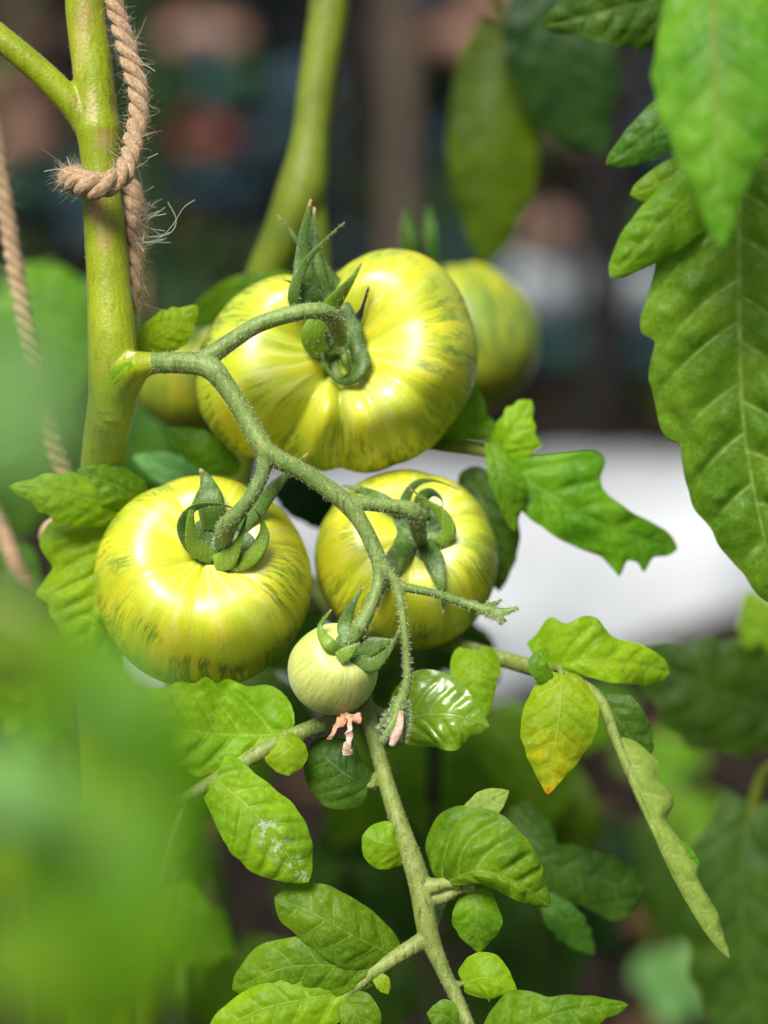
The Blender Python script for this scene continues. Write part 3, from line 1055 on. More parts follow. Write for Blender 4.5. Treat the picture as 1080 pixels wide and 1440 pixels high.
root1 = below(P(140, 900, 808), 0)
plant = thing('tomato_plant', root1, 'tomato plant with thick yellow-green stem tied to twine, bearing the fruit truss', 'plant')
main = px([(108, -420, 752, 25), (114, -160, 752, 27), (119, 0, 752, 28), (131, 100, 752, 29), (136, 150, 752, 29), (139, 188, 752, 33), (141, 215, 752, 28), (142, 262, 752, 27), (148, 330, 752, 30),
           (153, 400, 752, 31), (158, 490, 752, 35), (158, 560, 757, 35), (149, 610, 768, 32), (142, 680, 784, 31), (139, 780, 800, 31), (140, 900, 806, 31)])
main += [(root1.x, root1.y, 0.2, 0.0085), (root1.x, root1.y, -0.03, 0.0095)]
side = px([(140, 205, 752, 22), (112, 160, 751, 20), (76, 120, 750, 20), (30, 78, 748, 19), (-30, 30, 746, 18), (-140, -50, 740, 17), (-320, -160, 730, 15)])
joint = px([(156, 585, 758, 26), (168, 545, 754, 29), (186, 520, 748, 25), (206, 512, 744, 18), (226, 511, 741, 13)])
v, f = join([tube(main, n=150, sides=18), tube(side, n=50, sides=16), tube(joint, n=24, sides=14)])
so_ = Vector(v.mean(axis=0))


def loc_of(x, y, d):
    return P(x, y, d) - so_


R_ = 0.0045
stem_mat('main stem skin', (0.185, 0.250, 0.005), (0.270, 0.325, 0.006), (0.29, 0.35, 0.02), speck=0.14, rough=0.4,
         scars=[(loc_of(112, 55, 745), (0.0035, 0.016), (0.42, 0.34, 0.12)), (loc_of(128, 150, 745), (0.003, 0.013), (0.40, 0.33, 0.13)),
                (loc_of(160, 120, 747), (0.0028, 0.018), (0.13, 0.075, 0.02)), (loc_of(137, 295, 745), (0.005, 0.006), (0.42, 0.26, 0.09)),
                (loc_of(150, 186, 744), (0.006, 0.0012), (0.26, 0.13, 0.06)), (loc_of(107, 130, 745), (0.002, 0.006), (0.28, 0.10, 0.04)),
                (loc_of(118, 15, 745), (0.004, 0.010), (0.30, 0.20, 0.06)), (loc_of(150, 200, 745), (0.005, 0.004), (0.30, 0.19, 0.08)), (loc_of(158, 60, 747), (0.0025, 0.02), (0.16, 0.10, 0.025)), (loc_of(148, 330, 745), (0.004, 0.010), (0.38, 0.27, 0.07)),
                (loc_of(184, 497, 744), (0.0022, 0.004), (0.80, 0.80, 0.55))])
ms_ = mk('main_stem', v, f, 'main stem skin', plant, origin=so_)
organic(ms_, 0.0007, 4)
hv, hf = spikes([main[:11], side], 7, 0.0010, 0.00007)
hh = mk('hairs', hv, hf, 'hair', ms_, smooth=False)
hh['kind'] = 'stuff'

# the fruit truss
TR = [
    px([(196, 515, 746, 17), (212, 512, 743.5, 18), (236, 510, 740, 18), (290, 514, 735, 20), (318, 543, 733, 17), (345, 585, 732, 16), (375, 635, 731, 17), (430, 666, 733, 15),
        (485, 706, 736, 16), (512, 742, 736, 13.5), (533, 788, 735, 14)]),
    px([(285, 508, 736, 18), (318, 485, 735, 15), (360, 458, 733, 14), (405, 443, 732, 14), (445, 437, 734, 14), (468, 448, 741, 15), (478, 478, 756, 14)]),
    px([(374, 632, 731, 15), (370, 665, 731, 12), (355, 695, 731, 12.5), (338, 718, 732, 13), (322, 735, 735, 16), (315, 752, 741, 17), (311, 770, 752, 12)]),
    px([(482, 704, 736, 14), (520, 709, 738, 12), (560, 713, 740, 13), (583, 722, 743, 16), (588, 742, 750, 15), (591, 760, 764, 11)]),
    px([(533, 786, 735, 13), (532, 820, 734, 10.5), (520, 855, 732, 11), (507, 880, 730, 14), (499, 896, 731, 12), (490, 915, 736, 9)]),
    px([(533, 786, 735, 12), (548, 808, 734, 9), (565, 824, 734, 8), (605, 833, 734, 7), (640, 844, 735, 7), (670, 854, 735, 8), (688, 859, 735, 9)]),
    px([(556, 815, 734, 9), (564, 850, 733, 7), (570, 900, 732, 6.5), (573, 950, 732, 7), (570, 970, 732, 8.5), (564, 985, 732, 10), (560, 998, 732, 8)]),
]
stem_part('fruit_truss', TR, 'truss skin', plant, 0.00040, (11, 0.0012, 0.00008), it=2, slim=0.85)

# two unopened buds at the truss ends
for (nm, bx, by, bd, sp, lab) in (
    ('flower_bud', 688, 859, 735, [([(684, 858, 735, 8), (705, 861, 733, 6), (729, 855, 731, 2)], 'sepal fresh skin'), ([(684, 862, 734, 6), (700, 868, 732, 5), (712, 874, 731, 2)], 'sepal skin'),
                                   ([(686, 852, 735, 5), (698, 848, 734, 3), (706, 843, 734, 1)], 'sepal skin'), ([(690, 864, 733, 5), (706, 870, 731, 4), (703, 879, 731, 1.5)], 'sepal fresh skin')],
     'hairy closed bud at the end of the truss'),
    ('flower_bud', 560, 995, 732, [([(566, 985, 732, 6), (555, 1012, 729, 6), (536, 1044, 727, 2)], 'sepal fresh skin'), ([(562, 985, 733, 5), (546, 1005, 732, 4), (533, 1028, 732, 2)], 'sepal skin'),
                                   ([(570, 985, 732, 5), (572, 1010, 732, 4), (568, 1045, 732, 2)], 'sepal skin'), ([(563, 1000, 730, 5), (562, 1020, 728, 6), (556, 1036, 728, 7), (550, 1049, 728, 4)], 'dry petal pale')],
     'drooping hairy bud with a withered pink petal')):
    v, f = tube(px([(bx - 14 if by < 900 else bx + 6, by - (4 if by < 900 else 16), bd, 6), (bx, by, bd, 10), (bx + (10 if by < 900 else -6), by + (2 if by < 900 else 14), bd - 1, 7)]), n=12, sides=10)
    bud = mk(nm, v, f, 'sepal fresh skin', plant)
    bud['label'] = lab
    pths = []
    for pts, mt in sp:
        S = px(pts)
        pths.append(S)
        v, f = tube(S, n=20, sides=8, flat=.5, ref=tuple(-FW))
        mk('petal' if 'petal' in mt else 'sepal', v, f, mt, bud)
    pths = [p for p, (q, mt) in zip(pths, sp) if 'petal' not in mt]
    pths.append(px([(bx - 12, by - 4, bd, 9), (bx, by, bd, 10), (bx + 8, by + 4, bd - 1, 8)]))
    hv, hf = spikes(pths, 26, 0.0016, 0.00007)
    hh = mk('hairs', hv, hf, 'hair', bud, smooth=False)
    hh['kind'] = 'stuff'

ST = 'leaf stalk skin'
# --- the long compound leaf that hangs in front, below the fruit
lf1 = stem_part('leaf_stalk', [
    px([(142, 690, 787, 12), (250, 720, 815, 12), (400, 790, 836, 13), (480, 880, 805, 12), (502, 935, 770, 11), (514, 990, 757, 12), (532, 1060, 751, 11), (557, 1145, 747, 13),
        (588, 1235, 744, 16), (602, 1310, 742, 15), (622, 1362, 740, 11), (645, 1410, 738, 10), (675, 1480, 735, 9)]),
    px([(514, 996, 757, 12), (455, 1018, 752, 12), (400, 1040, 747, 12), (345, 1070, 742, 11), (285, 1108, 736, 10), (235, 1136, 730, 8), (196, 1156, 726, 5)]),
    px([(514, 996, 757, 10), (536, 1003, 757, 8), (556, 1018, 756, 5)]),
    px([(590, 1248, 744, 15), (612, 1246, 742, 12), (630, 1242, 741, 8), (648, 1246, 741, 6)]),
    px([(592, 1262, 744, 10), (618, 1264, 743, 10), (645, 1250, 743, 8), (668, 1250, 744, 6)]),
    px([(602, 1318, 742, 13), (570, 1338, 741, 12), (535, 1360, 740, 11), (495, 1392, 739, 8), (455, 1428, 738, 7), (410, 1470, 737, 6)]),
    px([(531, 1090, 750, 8), (524, 1105, 750, 6), (516, 1104, 750, 4)]),
    px([(632, 1384, 739, 7), (644, 1384, 739, 5), (655, 1383, 739, 3)]),
    px([(640, 1400, 738, 7), (650, 1440, 738, 5), (648, 1446, 738, 4)]),
    px([(262, 1122, 733, 6), (236, 1200, 730, 5), (216, 1290, 728, 5), (208, 1335, 728, 4), (172, 1382, 717, 3)]),
    px([(660, 1446, 736, 6), (676, 1475, 732, 5), (692, 1492, 728, 4)]),
], ST, plant, 0.0005, (5, 0.0007, 0.00006))
L = lambda *a, **k: leaflet(lf1, *a, **k)
L([(408, 1034, 748), (320, 1034, 746), (230, 1022, 738), (140, 1005, 728)], [(0, 4), (.15, 32), (.35, 58), (.55, 58), (.8, 38), (1, 0)],
  [(0, 18), (.04, 50), (.10, 72), (.3, 76), (.55, 62), (.8, 36), (1, 0)], 'bright', roll=(-8, -5), nv=7, puff=1.6, fold=-.05, curl=.05, sweep=.30)
L([(302, 1096, 735), (352, 1138, 730), (395, 1190, 730), (433, 1240, 734)], [(0, 34), (.07, 44), (.16, 42), (.3, 44), (.5, 50), (.75, 40), (.92, 20), (1, 0)],
  [(0, 20), (.08, 36), (.2, 52), (.4, 60), (.65, 54), (.85, 34), (.95, 16), (1, 0)], 'dep', nv=6, puff=1.3, fold=-.10, curl=-.08, sweep=.16, wave=.5, serr=.03,
  label='leaflet with a white dried residue near its tip')
L([(399, 1034, 744), (402, 1060, 741), (406, 1091, 741)], [(0, 16), (.2, 29), (.5, 31), (.8, 22), (1, 0)], [(0, 16), (.2, 28), (.5, 30), (.8, 20), (1, 0)], 'bright', nv=4, puff=.8, fold=-.2, sweep=.1, nu=30, nv_=16, serr=.02)
L([(556, 1018, 756), (600, 1006, 750), (645, 1008, 747), (688, 1022, 748)], [(0, 18), (.08, 48), (.25, 64), (.45, 58), (.7, 34), (.9, 12), (1, 0)],
  [(0, 18), (.08, 36), (.25, 48), (.5, 50), (.75, 36), (.92, 14), (1, 0)], 'wet', nv=5, puff=1.0, fold=-.12, curl=-.06, sweep=.25, serr=.02, label='wet glossy leaflet')
L([(518, 1104, 750), (490, 1092, 749), (462, 1070, 751), (440, 1042, 756)], [(0, 22), (.1, 42), (.3, 54), (.6, 46), (.85, 26), (1, 0)], [(0, 14), (.2, 30), (.5, 44), (.8, 30), (1, 0)], 'dark', nv=5, puff=.7, fold=-.1, sweep=.15, serr=.02, roll=8)
L([(570, 1194, 745), (545, 1188, 741), (509, 1176, 742)], [(0, 22), (.2, 33), (.5, 36), (.8, 28), (1, 0)], [(0, 12), (.25, 24), (.55, 32), (.85, 22), (1, 0)], 'bright', nv=4, puff=.8, fold=-.2, sweep=.05, nu=30, nv_=16, serr=.02)
L([(624, 1244, 741), (672, 1226, 733), (725, 1240, 732), (775, 1274, 737)], [(0, 36), (.05, 70), (.14, 90), (.28, 88), (.42, 76), (.6, 54), (.8, 30), (.93, 12), (1, 0)],
  [(0, 6), (.2, 14), (.4, 22), (.65, 24), (.85, 16), (1, 0)], 'mid', nv=6, puff=2.1, fold=-.12, curl=-.12, sweep=.16, serr=.03, roll=-6)
L([(650, 1158, 746), (685, 1132, 746), (716, 1112, 748)], 22, 20, 'pale', nv=4, puff=1, nu=30, nv_=16)
L([(672, 1250, 744), (671, 1290, 741), (674, 1340, 743)], [(0, 14), (.15, 28), (.4, 36), (.7, 27), (.9, 11), (1, 0)], [(0, 14), (.15, 29), (.4, 36), (.7, 26), (.9, 10), (1, 0)], 'mid', nv=5, puff=.9, fold=-.15, sweep=.2, nu=36, nv_=18, serr=.03)
L([(652, 1384, 739), (685, 1376, 735), (727, 1392, 736)], [(0, 18), (.15, 34), (.4, 36), (.7, 22), (.9, 9), (1, 0)], [(0, 10), (.2, 30), (.45, 32), (.7, 22), (.9, 8), (1, 0)], 'bright', nv=5, puff=.9, fold=-.15, sweep=.15, nu=36, nv_=18, serr=.03)
L([(650, 1452, 738), (628, 1430, 735), (600, 1425, 735)], 26, 24, 'mid', nv=4, puff=.8, nu=30, nv_=16)
L([(556, 1344, 741), (500, 1318, 735), (445, 1288, 735), (386, 1262, 740)], [(0, 26), (.1, 46), (.35, 46), (.6, 40), (.85, 30), (1, 0)], [(0, 14), (.1, 32), (.35, 46), (.6, 46), (.8, 38), (.95, 20), (1, 0)], 'mid', nv=5, puff=1.3, fold=-.12, sweep=.12, serr=.03)
L([(540, 1362, 740), (470, 1358, 736), (400, 1362, 737), (326, 1392, 742)], [(0, 14), (.2, 42), (.5, 46), (.8, 26), (1, 0)], [(0, 10), (.2, 24), (.45, 40), (.7, 40), (.9, 22), (1, 0)], 'mid', nv=6, puff=1.3, fold=-.05, sweep=.2, serr=.04, roll=6)
L([(500, 1392, 739), (430, 1405, 735), (360, 1422, 735), (290, 1462, 738)], [(0, 14), (.2, 52), (.5, 60), (.8, 38), (1, 0)], [(0, 8), (.25, 26), (.5, 34), (.8, 26), (1, 0)], 'bright', nv=6, puff=1.3, fold=-.05, sweep=.2, serr=.04)
L([(478, 1404, 738), (500, 1425, 735), (516, 1470, 735)], 32, 30, 'mid', nv=4, puff=1, nu=34, nv_=16)
L([(525, 1370, 739), (536, 1380, 737), (546, 1398, 737)], 11, 11, 'bright', nv=3, puff=.5, nu=24, nv_=12)

# --- the leaf reaching to the right below the fruit
lf2 = stem_part('leaf_stalk', [
    px([(440, 850, 832, 11), (560, 890, 812, 11), (640, 908, 790, 12), (700, 925, 776, 12), (750, 939, 766, 12), (800, 956, 760, 10), (842, 982, 758, 9), (866, 1040, 756, 8),
        (900, 1118, 754, 8), (940, 1205, 752, 7), (985, 1285, 752, 5), (1024, 1344, 752, 2)]),
    px([(668, 916, 782, 8), (668, 914, 772, 6), (667, 916, 764, 4)]),
    px([(770, 944, 763, 8), (786, 940, 757, 6), (790, 948, 748, 4)])], ST, plant, 0.0006, (0.8, 0.0008, 0.00004))
L = lambda *a, **k: leaflet(lf2, *a, **k)
L([(667, 914, 763), (668, 955, 757), (682, 1010, 757)], [(0, 22), (.08, 34), (.25, 38), (.5, 30), (.75, 20), (.92, 8), (1, 0)], [(0, 22), (.08, 32), (.25, 34), (.5, 28), (.75, 16), (.92, 6), (1, 0)], 'bright', nv=5, puff=.9, fold=-.12, sweep=.08, serr=.03)
L([(762, 942, 764), (815, 930, 758), (880, 932, 760), (942, 946, 766)], [(0, 42), (.06, 52), (.11, 70), (.16, 60), (.2, 54), (.27, 62), (.34, 61), (.42, 45), (.5, 34), (.72, 28), (.93, 16), (1, 0)],
  [(0, 5), (.3, 22), (.5, 30), (.8, 27), (.95, 15), (1, 0)], 'bright', nv=6, puff=1.1, fold=.05, curl=-.1, sweep=.3, serr=.02)
L([(790, 948, 748), (786, 1010, 742), (770, 1117, 744)], [(0, 14), (.08, 40), (.22, 55), (.4, 54), (.6, 42), (.8, 24), (.93, 9), (1, 0)],
  [(0, 20), (.1, 40), (.25, 52), (.45, 52), (.65, 40), (.85, 22), (.95, 8), (1, 0)], 'yel', nv=6, puff=1.0, fold=-.14, sweep=.18, serr=.03, label='leaflet with a yellowed tip')
L([(776, 962, 748), (758, 935, 746), (772, 910, 750)], 15, 13, 'mid', nv=3, puff=.6, nu=30, nv_=14)
L([(846, 985, 759), (872, 1015, 757), (908, 1072, 760)], [(0, 10), (.2, 36), (.5, 34), (.8, 24), (1, 0)], [(0, 6), (.3, 20), (.6, 24), (1, 0)], 'dark', nv=5, puff=.9, sweep=.2, nu=40, nv_=18)
L([(866, 1042, 756), (902, 1118, 752), (945, 1205, 750), (988, 1286, 750), (1026, 1348, 752)], [(0, 8), (.08, 36), (.15, 46), (.19, 28), (.25, 44), (.32, 40), (.355, 18), (.5, 26), (.58, 30), (.64, 19), (.8, 22), (.92, 12), (1, 0)],
  [(0, 3), (.3, 8), (.6, 10), (.85, 9), (1, 0)], 'pale', nv=8, puff=1.2, fold=.35, curl=-.4, sweep=.2, serr=.03, roll=(10, 25), label='leaflet rolled lengthwise showing its pale underside')
L([(936, 1190, 753), (955, 1198, 752), (984, 1217, 753)], [(0, 10), (.3, 16), (.7, 9), (1, 0)], 8, 'mid', nv=4, nu=28, nv_=12)

# --- small leaves by the main stem, and the leaf behind the lowest tomato
lf3 = stem_part('leaf_stalk', [
    px([(150, 690, 786, 12), (176, 716, 778, 9), (168, 760, 780, 7), (150, 830, 778, 6), (130, 900, 774, 4)]), px([(176, 716, 778, 7), (120, 700, 768, 5), (60, 688, 762, 3)]),
    px([(176, 716, 778, 6), (180, 690, 778, 5), (175, 675, 775, 3)])], ST, plant, 0.0006)
L = lambda *a, **k: leaflet(lf3, *a, **k)
L([(190, 722, 780), (130, 704, 766), (70, 690, 760), (12, 684, 762)], [(0, 14), (.2, 34), (.45, 42), (.7, 32), (.9, 12), (1, 0)], [(0, 10), (.2, 24), (.45, 32), (.7, 24), (.9, 9), (1, 0)], 'bright', nv=6, puff=1.2, fold=-.1, sweep=.25)
L([(205, 720, 780), (172, 688, 770), (108, 660, 766)], 34, 28, 'mid', nv=5, puff=1.0)
L([(172, 735, 780), (146, 800, 774), (130, 870, 772), (118, 938, 774)], 32, [(0, 40), (.06, 72), (.13, 96), (.22, 98), (.29, 84), (.34, 66), (.42, 78), (.52, 82), (.58, 66), (.7, 52), (.88, 24), (1, 0)], 'bright', nv=7, puff=1.7, fold=-.08, sweep=.2, serr=.08)
L([(150, 895, 780), (138, 915, 776), (108, 952, 774)], 12, 14, 'dark', nv=4, nu=30, nv_=14)
L([(192, 488, 768), (235, 465, 762), (278, 430, 764)], [(0, 10), (.2, 26), (.45, 28), (.7, 20), (.9, 8), (1, 0)], [(0, 10), (.25, 30), (.5, 30), (.75, 20), (.93, 10), (1, 0)], 'bright', nv=5, puff=1.0, fold=-.1)
L([(186, 512, 738), (172, 520, 737), (148, 547, 741)], [(0, 3), (.35, 9), (.7, 6), (1, 0)], [(0, 3), (.35, 10), (.7, 5), (1, 0)], 'bright', nv=4, puff=.6, nu=30, nv_=14)
L([(335, 662, 800), (285, 632, 796), (236, 602, 800)], 27, 26, 'mid', nv=5, puff=1.0, fold=-.1)
L([(310, 690, 822), (250, 662, 818), (186, 642, 822)], 28, 22, 'blue', nv=5, puff=.8)
L([(470, 735, 840), (430, 700, 838), (380, 680, 842)], 34, 28, 'deep', nv=5, puff=.8)
L([(210, 1330, 728), (198, 1352, 726), (196, 1392, 728)], 16, 15, 'bright', nv=4, nu=30, nv_=14)
L([(170, 1380, 716), (140, 1400, 714), (105, 1470, 716)], 34, 30, 'mid', nv=5)
L([(690, 1490, 728), (760, 1436, 722), (820, 1418, 722), (884, 1413, 726)], [(0, 30), (.15, 52), (.3, 58), (.42, 40), (.5, 26), (.7, 18), (.9, 8), (1, 0)], [(0, 20), (.3, 50), (.6, 40), (.85, 16), (1, 0)], 'mid', nv=6, puff=1.5, fold=-.1, sweep=.2, serr=.08)

# --- dark leaf low behind
lf4 = stem_part('leaf_stalk', [px([(602, 1310, 746, 10), (650, 1215, 785, 8), (720, 1175, 808, 6), (770, 1220, 806, 5), (840, 1246, 806, 3)])], ST, plant, 0.0007)
L = lambda *a, **k: leaflet(lf4, *a, **k)
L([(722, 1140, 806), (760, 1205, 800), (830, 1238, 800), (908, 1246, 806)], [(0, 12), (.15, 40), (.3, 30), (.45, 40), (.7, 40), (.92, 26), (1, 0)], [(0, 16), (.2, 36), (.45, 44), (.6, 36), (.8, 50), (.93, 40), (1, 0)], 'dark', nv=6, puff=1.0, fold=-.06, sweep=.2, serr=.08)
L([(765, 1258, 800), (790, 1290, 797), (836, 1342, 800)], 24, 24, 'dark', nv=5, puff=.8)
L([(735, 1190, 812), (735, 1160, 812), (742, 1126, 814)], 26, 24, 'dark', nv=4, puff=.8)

# ------------------------------------------------------------------ the plant behind
bs = px([(492, -420, 860, 30), (474, -120, 862, 30), (464, 0, 862, 29), (448, 110, 862, 28), (436, 200, 862, 28), (424, 268, 862, 36), (398, 330, 864, 30), (370, 400, 868, 29), (345, 520, 875, 30), (325, 700, 884, 30), (290, 850, 892, 30), (240, 1020, 900, 30), (190, 1180, 906, 30)])
root2 = below(Vector(bs[-1][:3]), 0)
bs += [(root2.x, root2.y, .15, .0095), (root2.x, root2.y, -.03, .0105)]
plant2 = thing('tomato_plant', root2, 'tomato plant behind, its pale stem rising blurred above the largest tomato', 'plant')
stem_part('main_stem', [bs, px([(428, 250, 862, 24), (441, 320, 866, 22), (447, 400, 872, 20), (452, 520, 880, 18), (500, 600, 860, 13), (560, 618, 830, 11), (620, 626, 808, 11), (700, 642, 800, 9), (770, 690, 797, 7), (860, 745, 797, 4)]),
                        px([(447, 400, 872, 14), (540, 385, 900, 12), (620, 390, 915, 10), (652, 405, 922, 9), (654, 425, 935, 8)]),
                        px([(350, 500, 875, 14), (310, 450, 890, 10), (275, 452, 890, 9), (268, 480, 893, 8)]),
                        px([(470, -60, 862, 16), (560, -80, 900, 12), (680, -40, 960, 9), (705, 40, 975, 6)]),
                        px([(560, -80, 900, 10), (700, -110, 930, 8), (790, -60, 955, 6)])], 'back stem skin', plant2, 0.0012, (0.5, .0012, .00006))
L = lambda *a, **k: leaflet(plant2, *a, name='leaf', **k)
L([(692, 640, 796), (760, 688, 790), (850, 738, 790), (953, 772, 796)], [(0, 8), (.12, 30), (.22, 62), (.27, 78), (.33, 88), (.39, 78), (.43, 58), (.5, 44), (.7, 30), (.88, 22), (1, 0)],
  [(0, 10), (.1, 20), (.3, 44), (.5, 46), (.62, 42), (.68, 54), (.72, 62), (.75, 36), (.80, 34), (.85, 46), (.88, 22), (.93, 16), (1, 0)], 'mid', nv=6, puff=1.1, fold=.05, curl=-.05, sweep=.34, serr=.03, smooth=1, nu=120)
L([(690, 648, 795), (716, 612, 790), (748, 563, 792)], [(0, 8), (.3, 22), (.6, 24), (.85, 16), (1, 0)], [(0, 20), (.2, 40), (.4, 44), (.6, 26), (.85, 10), (1, 0)], 'bright', nv=5, puff=.8, fold=.1)
L([(690, 622, 788), (704, 680, 782), (724, 748, 786)], [(0, 10), (.2, 28), (.45, 36), (.7, 26), (.9, 9), (1, 0)], [(0, 8), (.3, 14), (.6, 12), (1, 0)], 'mid', nv=6, puff=.9, fold=.1, roll=14)
L([(655, 660, 806), (688, 730, 800), (702, 832, 804)], 40, 34, 'dark', nv=6, puff=.9)
L([(595, 628, 812), (645, 602, 806), (702, 606, 806)], [(0, 14), (.3, 52), (.5, 66), (.65, 44), (.8, 18), (1, 0)], [(0, 8), (.4, 20), (.7, 20), (1, 0)], 'mid', nv=5, puff=.9)
L([(268, 452, 842), (330, 412, 836), (410, 384, 838)], 22, 26, 'mid', nv=5, puff=.9)
L([(705, 36, 975), (690, 200, 968), (684, 374, 975)], [(0, 20), (.15, 48), (.4, 68), (.6, 66), (.8, 40), (1, 0)], [(0, 30), (.15, 58), (.4, 62), (.6, 54), (.8, 32), (1, 0)], 'olive', nv=6, puff=.5, wave=.5, serr=.02, fold=-.1)
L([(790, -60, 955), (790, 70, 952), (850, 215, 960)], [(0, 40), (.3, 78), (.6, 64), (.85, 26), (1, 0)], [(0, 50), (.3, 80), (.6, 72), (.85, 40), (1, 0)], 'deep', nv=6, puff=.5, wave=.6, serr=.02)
L([(585, 380, 905), (576, 340, 900), (572, 292, 902)], 12, 12, 'dark', nv=4, nu=28, nv_=12)
L([(612, 380, 905), (606, 335, 900), (603, 288, 902)], 9, 9, 'dark', nv=4, nu=28, nv_=12)
L([(600, 880, 890), (560, 950, 890), (520, 1060, 900)], 60, 60, 'dark', nv=6)
L([(330, 760, 890), (380, 860, 890), (470, 960, 900)], 60, 60, 'dark', nv=6)

# ------------------------------------------------------------------ the plant to the right
rs = px([(1330, -420, 760, 30), (1300, -100, 760, 30), (1290, 300, 765, 31), (1285, 800, 780, 31), (1290, 1200, 800, 31)])
root3 = below(Vector(rs[-1][:3]), 0)
rs += [(root3.x, root3.y, .12, .010), (root3.x, root3.y, -.03, .011)]
plant3 = thing('tomato_plant', root3, 'tomato plant at the picture edge with broad crinkled leaves hanging down', 'plant')
stem_part('main_stem', [rs, px([(1300, -150, 760, 18), (1200, -160, 740, 14), (1100, -90, 722, 11), (1062, 0, 716, 8), (1046, 200, 708, 6), (1042, 420, 708, 5), (1046, 600, 710, 4)]),
                        px([(1200, -160, 740, 10), (1090, -190, 690, 9), (1010, -140, 640, 8), (1004, 0, 622, 6), (1008, 200, 612, 4)]),
                        px([(1100, -90, 722, 9), (1040, -40, 770, 7), (960, 0, 795, 5), (880, 15, 800, 3)]),
                        px([(1290, 1050, 790, 13), (1190, 990, 860, 10), (1100, 1005, 890, 8), (1040, 990, 896, 6), (980, 960, 896, 3)]),
                        px([(1290, 1150, 795, 13), (1180, 1080, 850, 10), (1090, 1075, 880, 9), (1062, 1120, 886, 9), (1056, 1180, 886, 6), (1050, 1300, 886, 4)])], 'back stem skin', plant3, 0.0012)
L = lambda *a, **k: leaflet(plant3, *a, name='leaf', **k)
L([(1046, 190, 708), (1040, 320, 704), (1040, 450, 703), (1046, 600, 706), (1076, 760, 712), (1112, 862, 718)], [(0, 40), (.15, 90), (.3, 120), (.36, 100), (.5, 110), (.6, 84), (.75, 66), (.88, 36), (1, 0)],
  [(0, 40), (.08, 84), (.16, 106), (.24, 128), (.30, 134), (.335, 122), (.40, 126), (.48, 118), (.535, 106), (.56, 90), (.62, 92), (.75, 72), (.88, 42), (1, 0)],
  'crinkle', nv=9, puff=1.7, fold=-.04, curl=-.04, sweep=.5, slant=.45, smooth=1, serr=.05, nu=160, nv_=44, wave=.5, label='broad crinkled leaf hanging at the picture edge')
L([(1046, 60, 712), (985, 130, 706), (920, 185, 703), (852, 232, 706)], [(0, 20), (.2, 46), (.45, 50), (.7, 36), (.88, 22), (1, 0)], [(0, 20), (.2, 40), (.5, 36), (.75, 28), (.92, 14), (1, 0)], 'dark', nv=6, puff=1.3, fold=-.05, serr=.02, sweep=.2)
L([(1044, 200, 711), (985, 232, 707), (940, 252, 706), (886, 275, 708)], [(0, 16), (.3, 34), (.6, 28), (.9, 16), (1, 0)], [(0, 14), (.3, 30), (.6, 26), (.9, 14), (1, 0)], 'mid', nv=5, puff=1.2, fold=-.05, serr=.02, sweep=.15, nu=44, nv_=20)
L([(1042, 215, 709), (985, 262, 704), (920, 325, 701), (858, 390, 704)], [(0, 20), (.2, 46), (.45, 48), (.7, 36), (.9, 18), (1, 0)], [(0, 20), (.2, 40), (.5, 38), (.75, 32), (.93, 16), (1, 0)], 'mid', nv=6, puff=1.4, fold=-.05, serr=.02, sweep=.2)
L([(1000, -120, 660), (1005, 60, 642), (1010, 220, 638), (1016, 350, 640)], [(0, 40), (.3, 92), (.55, 84), (.75, 52), (.9, 20), (1, 0)], [(0, 30), (.25, 72), (.45, 88), (.65, 66), (.85, 30), (1, 0)], 'crinkle', nv=8, puff=1.3, fold=-.08, serr=.06, sweep=.35, wave=.5)
L([(1010, -10, 792), (900, 5, 790), (830, 20, 790), (762, 38, 796)], [(0, 40), (.3, 64), (.55, 50), (.8, 22), (1, 0)], [(0, 60), (.3, 84), (.6, 60), (.85, 24), (1, 0)], 'dark', nv=7, puff=.9)
L([(1130, 1000, 890), (1040, 985, 882), (960, 950, 882), (885, 915, 890)], [(0, 40), (.25, 74), (.5, 84), (.75, 50), (1, 0)], [(0, 40), (.25, 80), (.5, 74), (.75, 40), (1, 0)], 'dark', nv=6, puff=.8, sweep=.2)
L([(1058, 1130, 886), (1040, 1250, 880), (1060, 1420, 880), (1080, 1560, 884)], [(0, 40), (.2, 78), (.5, 90), (1, 0)], [(0, 40), (.2, 72), (.45, 80), (.75, 50), (1, 0)], 'dark', nv=7, puff=.8, sweep=.2)
L([(1120, 960, 900), (1085, 900, 900), (1050, 830, 905)], 40, 36, 'bright', nv=5)

# ------------------------------------------------------------------ the plant close to the lens
fs = px([(-240, -100, 400, 42), (-230, 600, 400, 44), (-220, 1200, 400, 46), (-215, 1700, 400, 48)])
root4 = below(Vector(fs[-1][:3]), 0)
fs += [(root4.x, root4.y, .1, .008), (root4.x, root4.y, -.03, .009)]
plant4 = thing('tomato_plant', root4, 'very blurred bright green leaves of a tomato plant close to the camera', 'plant')
stem_part('main_stem', [fs, px([(-235, 500, 400, 24), (-150, 540, 395, 18), (-60, 575, 392, 12)]), px([(-225, 900, 400, 24), (-100, 860, 390, 20), (20, 850, 384, 15), (110, 940, 378, 12), (190, 1120, 372, 9)]),
                        px([(-220, 1100, 400, 22), (-110, 1080, 396, 18), (0, 1060, 392, 13)])], 'leaf stalk skin', plant4, 0.001)
L = lambda *a, **k: leaflet(plant4, *a, name='leaf', **k)
L([(-110, 600, 300), (-20, 575, 292), (60, 560, 290), (140, 552, 296)], [(0, 50), (.3, 118), (.6, 110), (.85, 62), (1, 0)], [(0, 50), (.3, 104), (.6, 100), (.85, 56), (1, 0)], 'blue', nv=6, puff=.9)
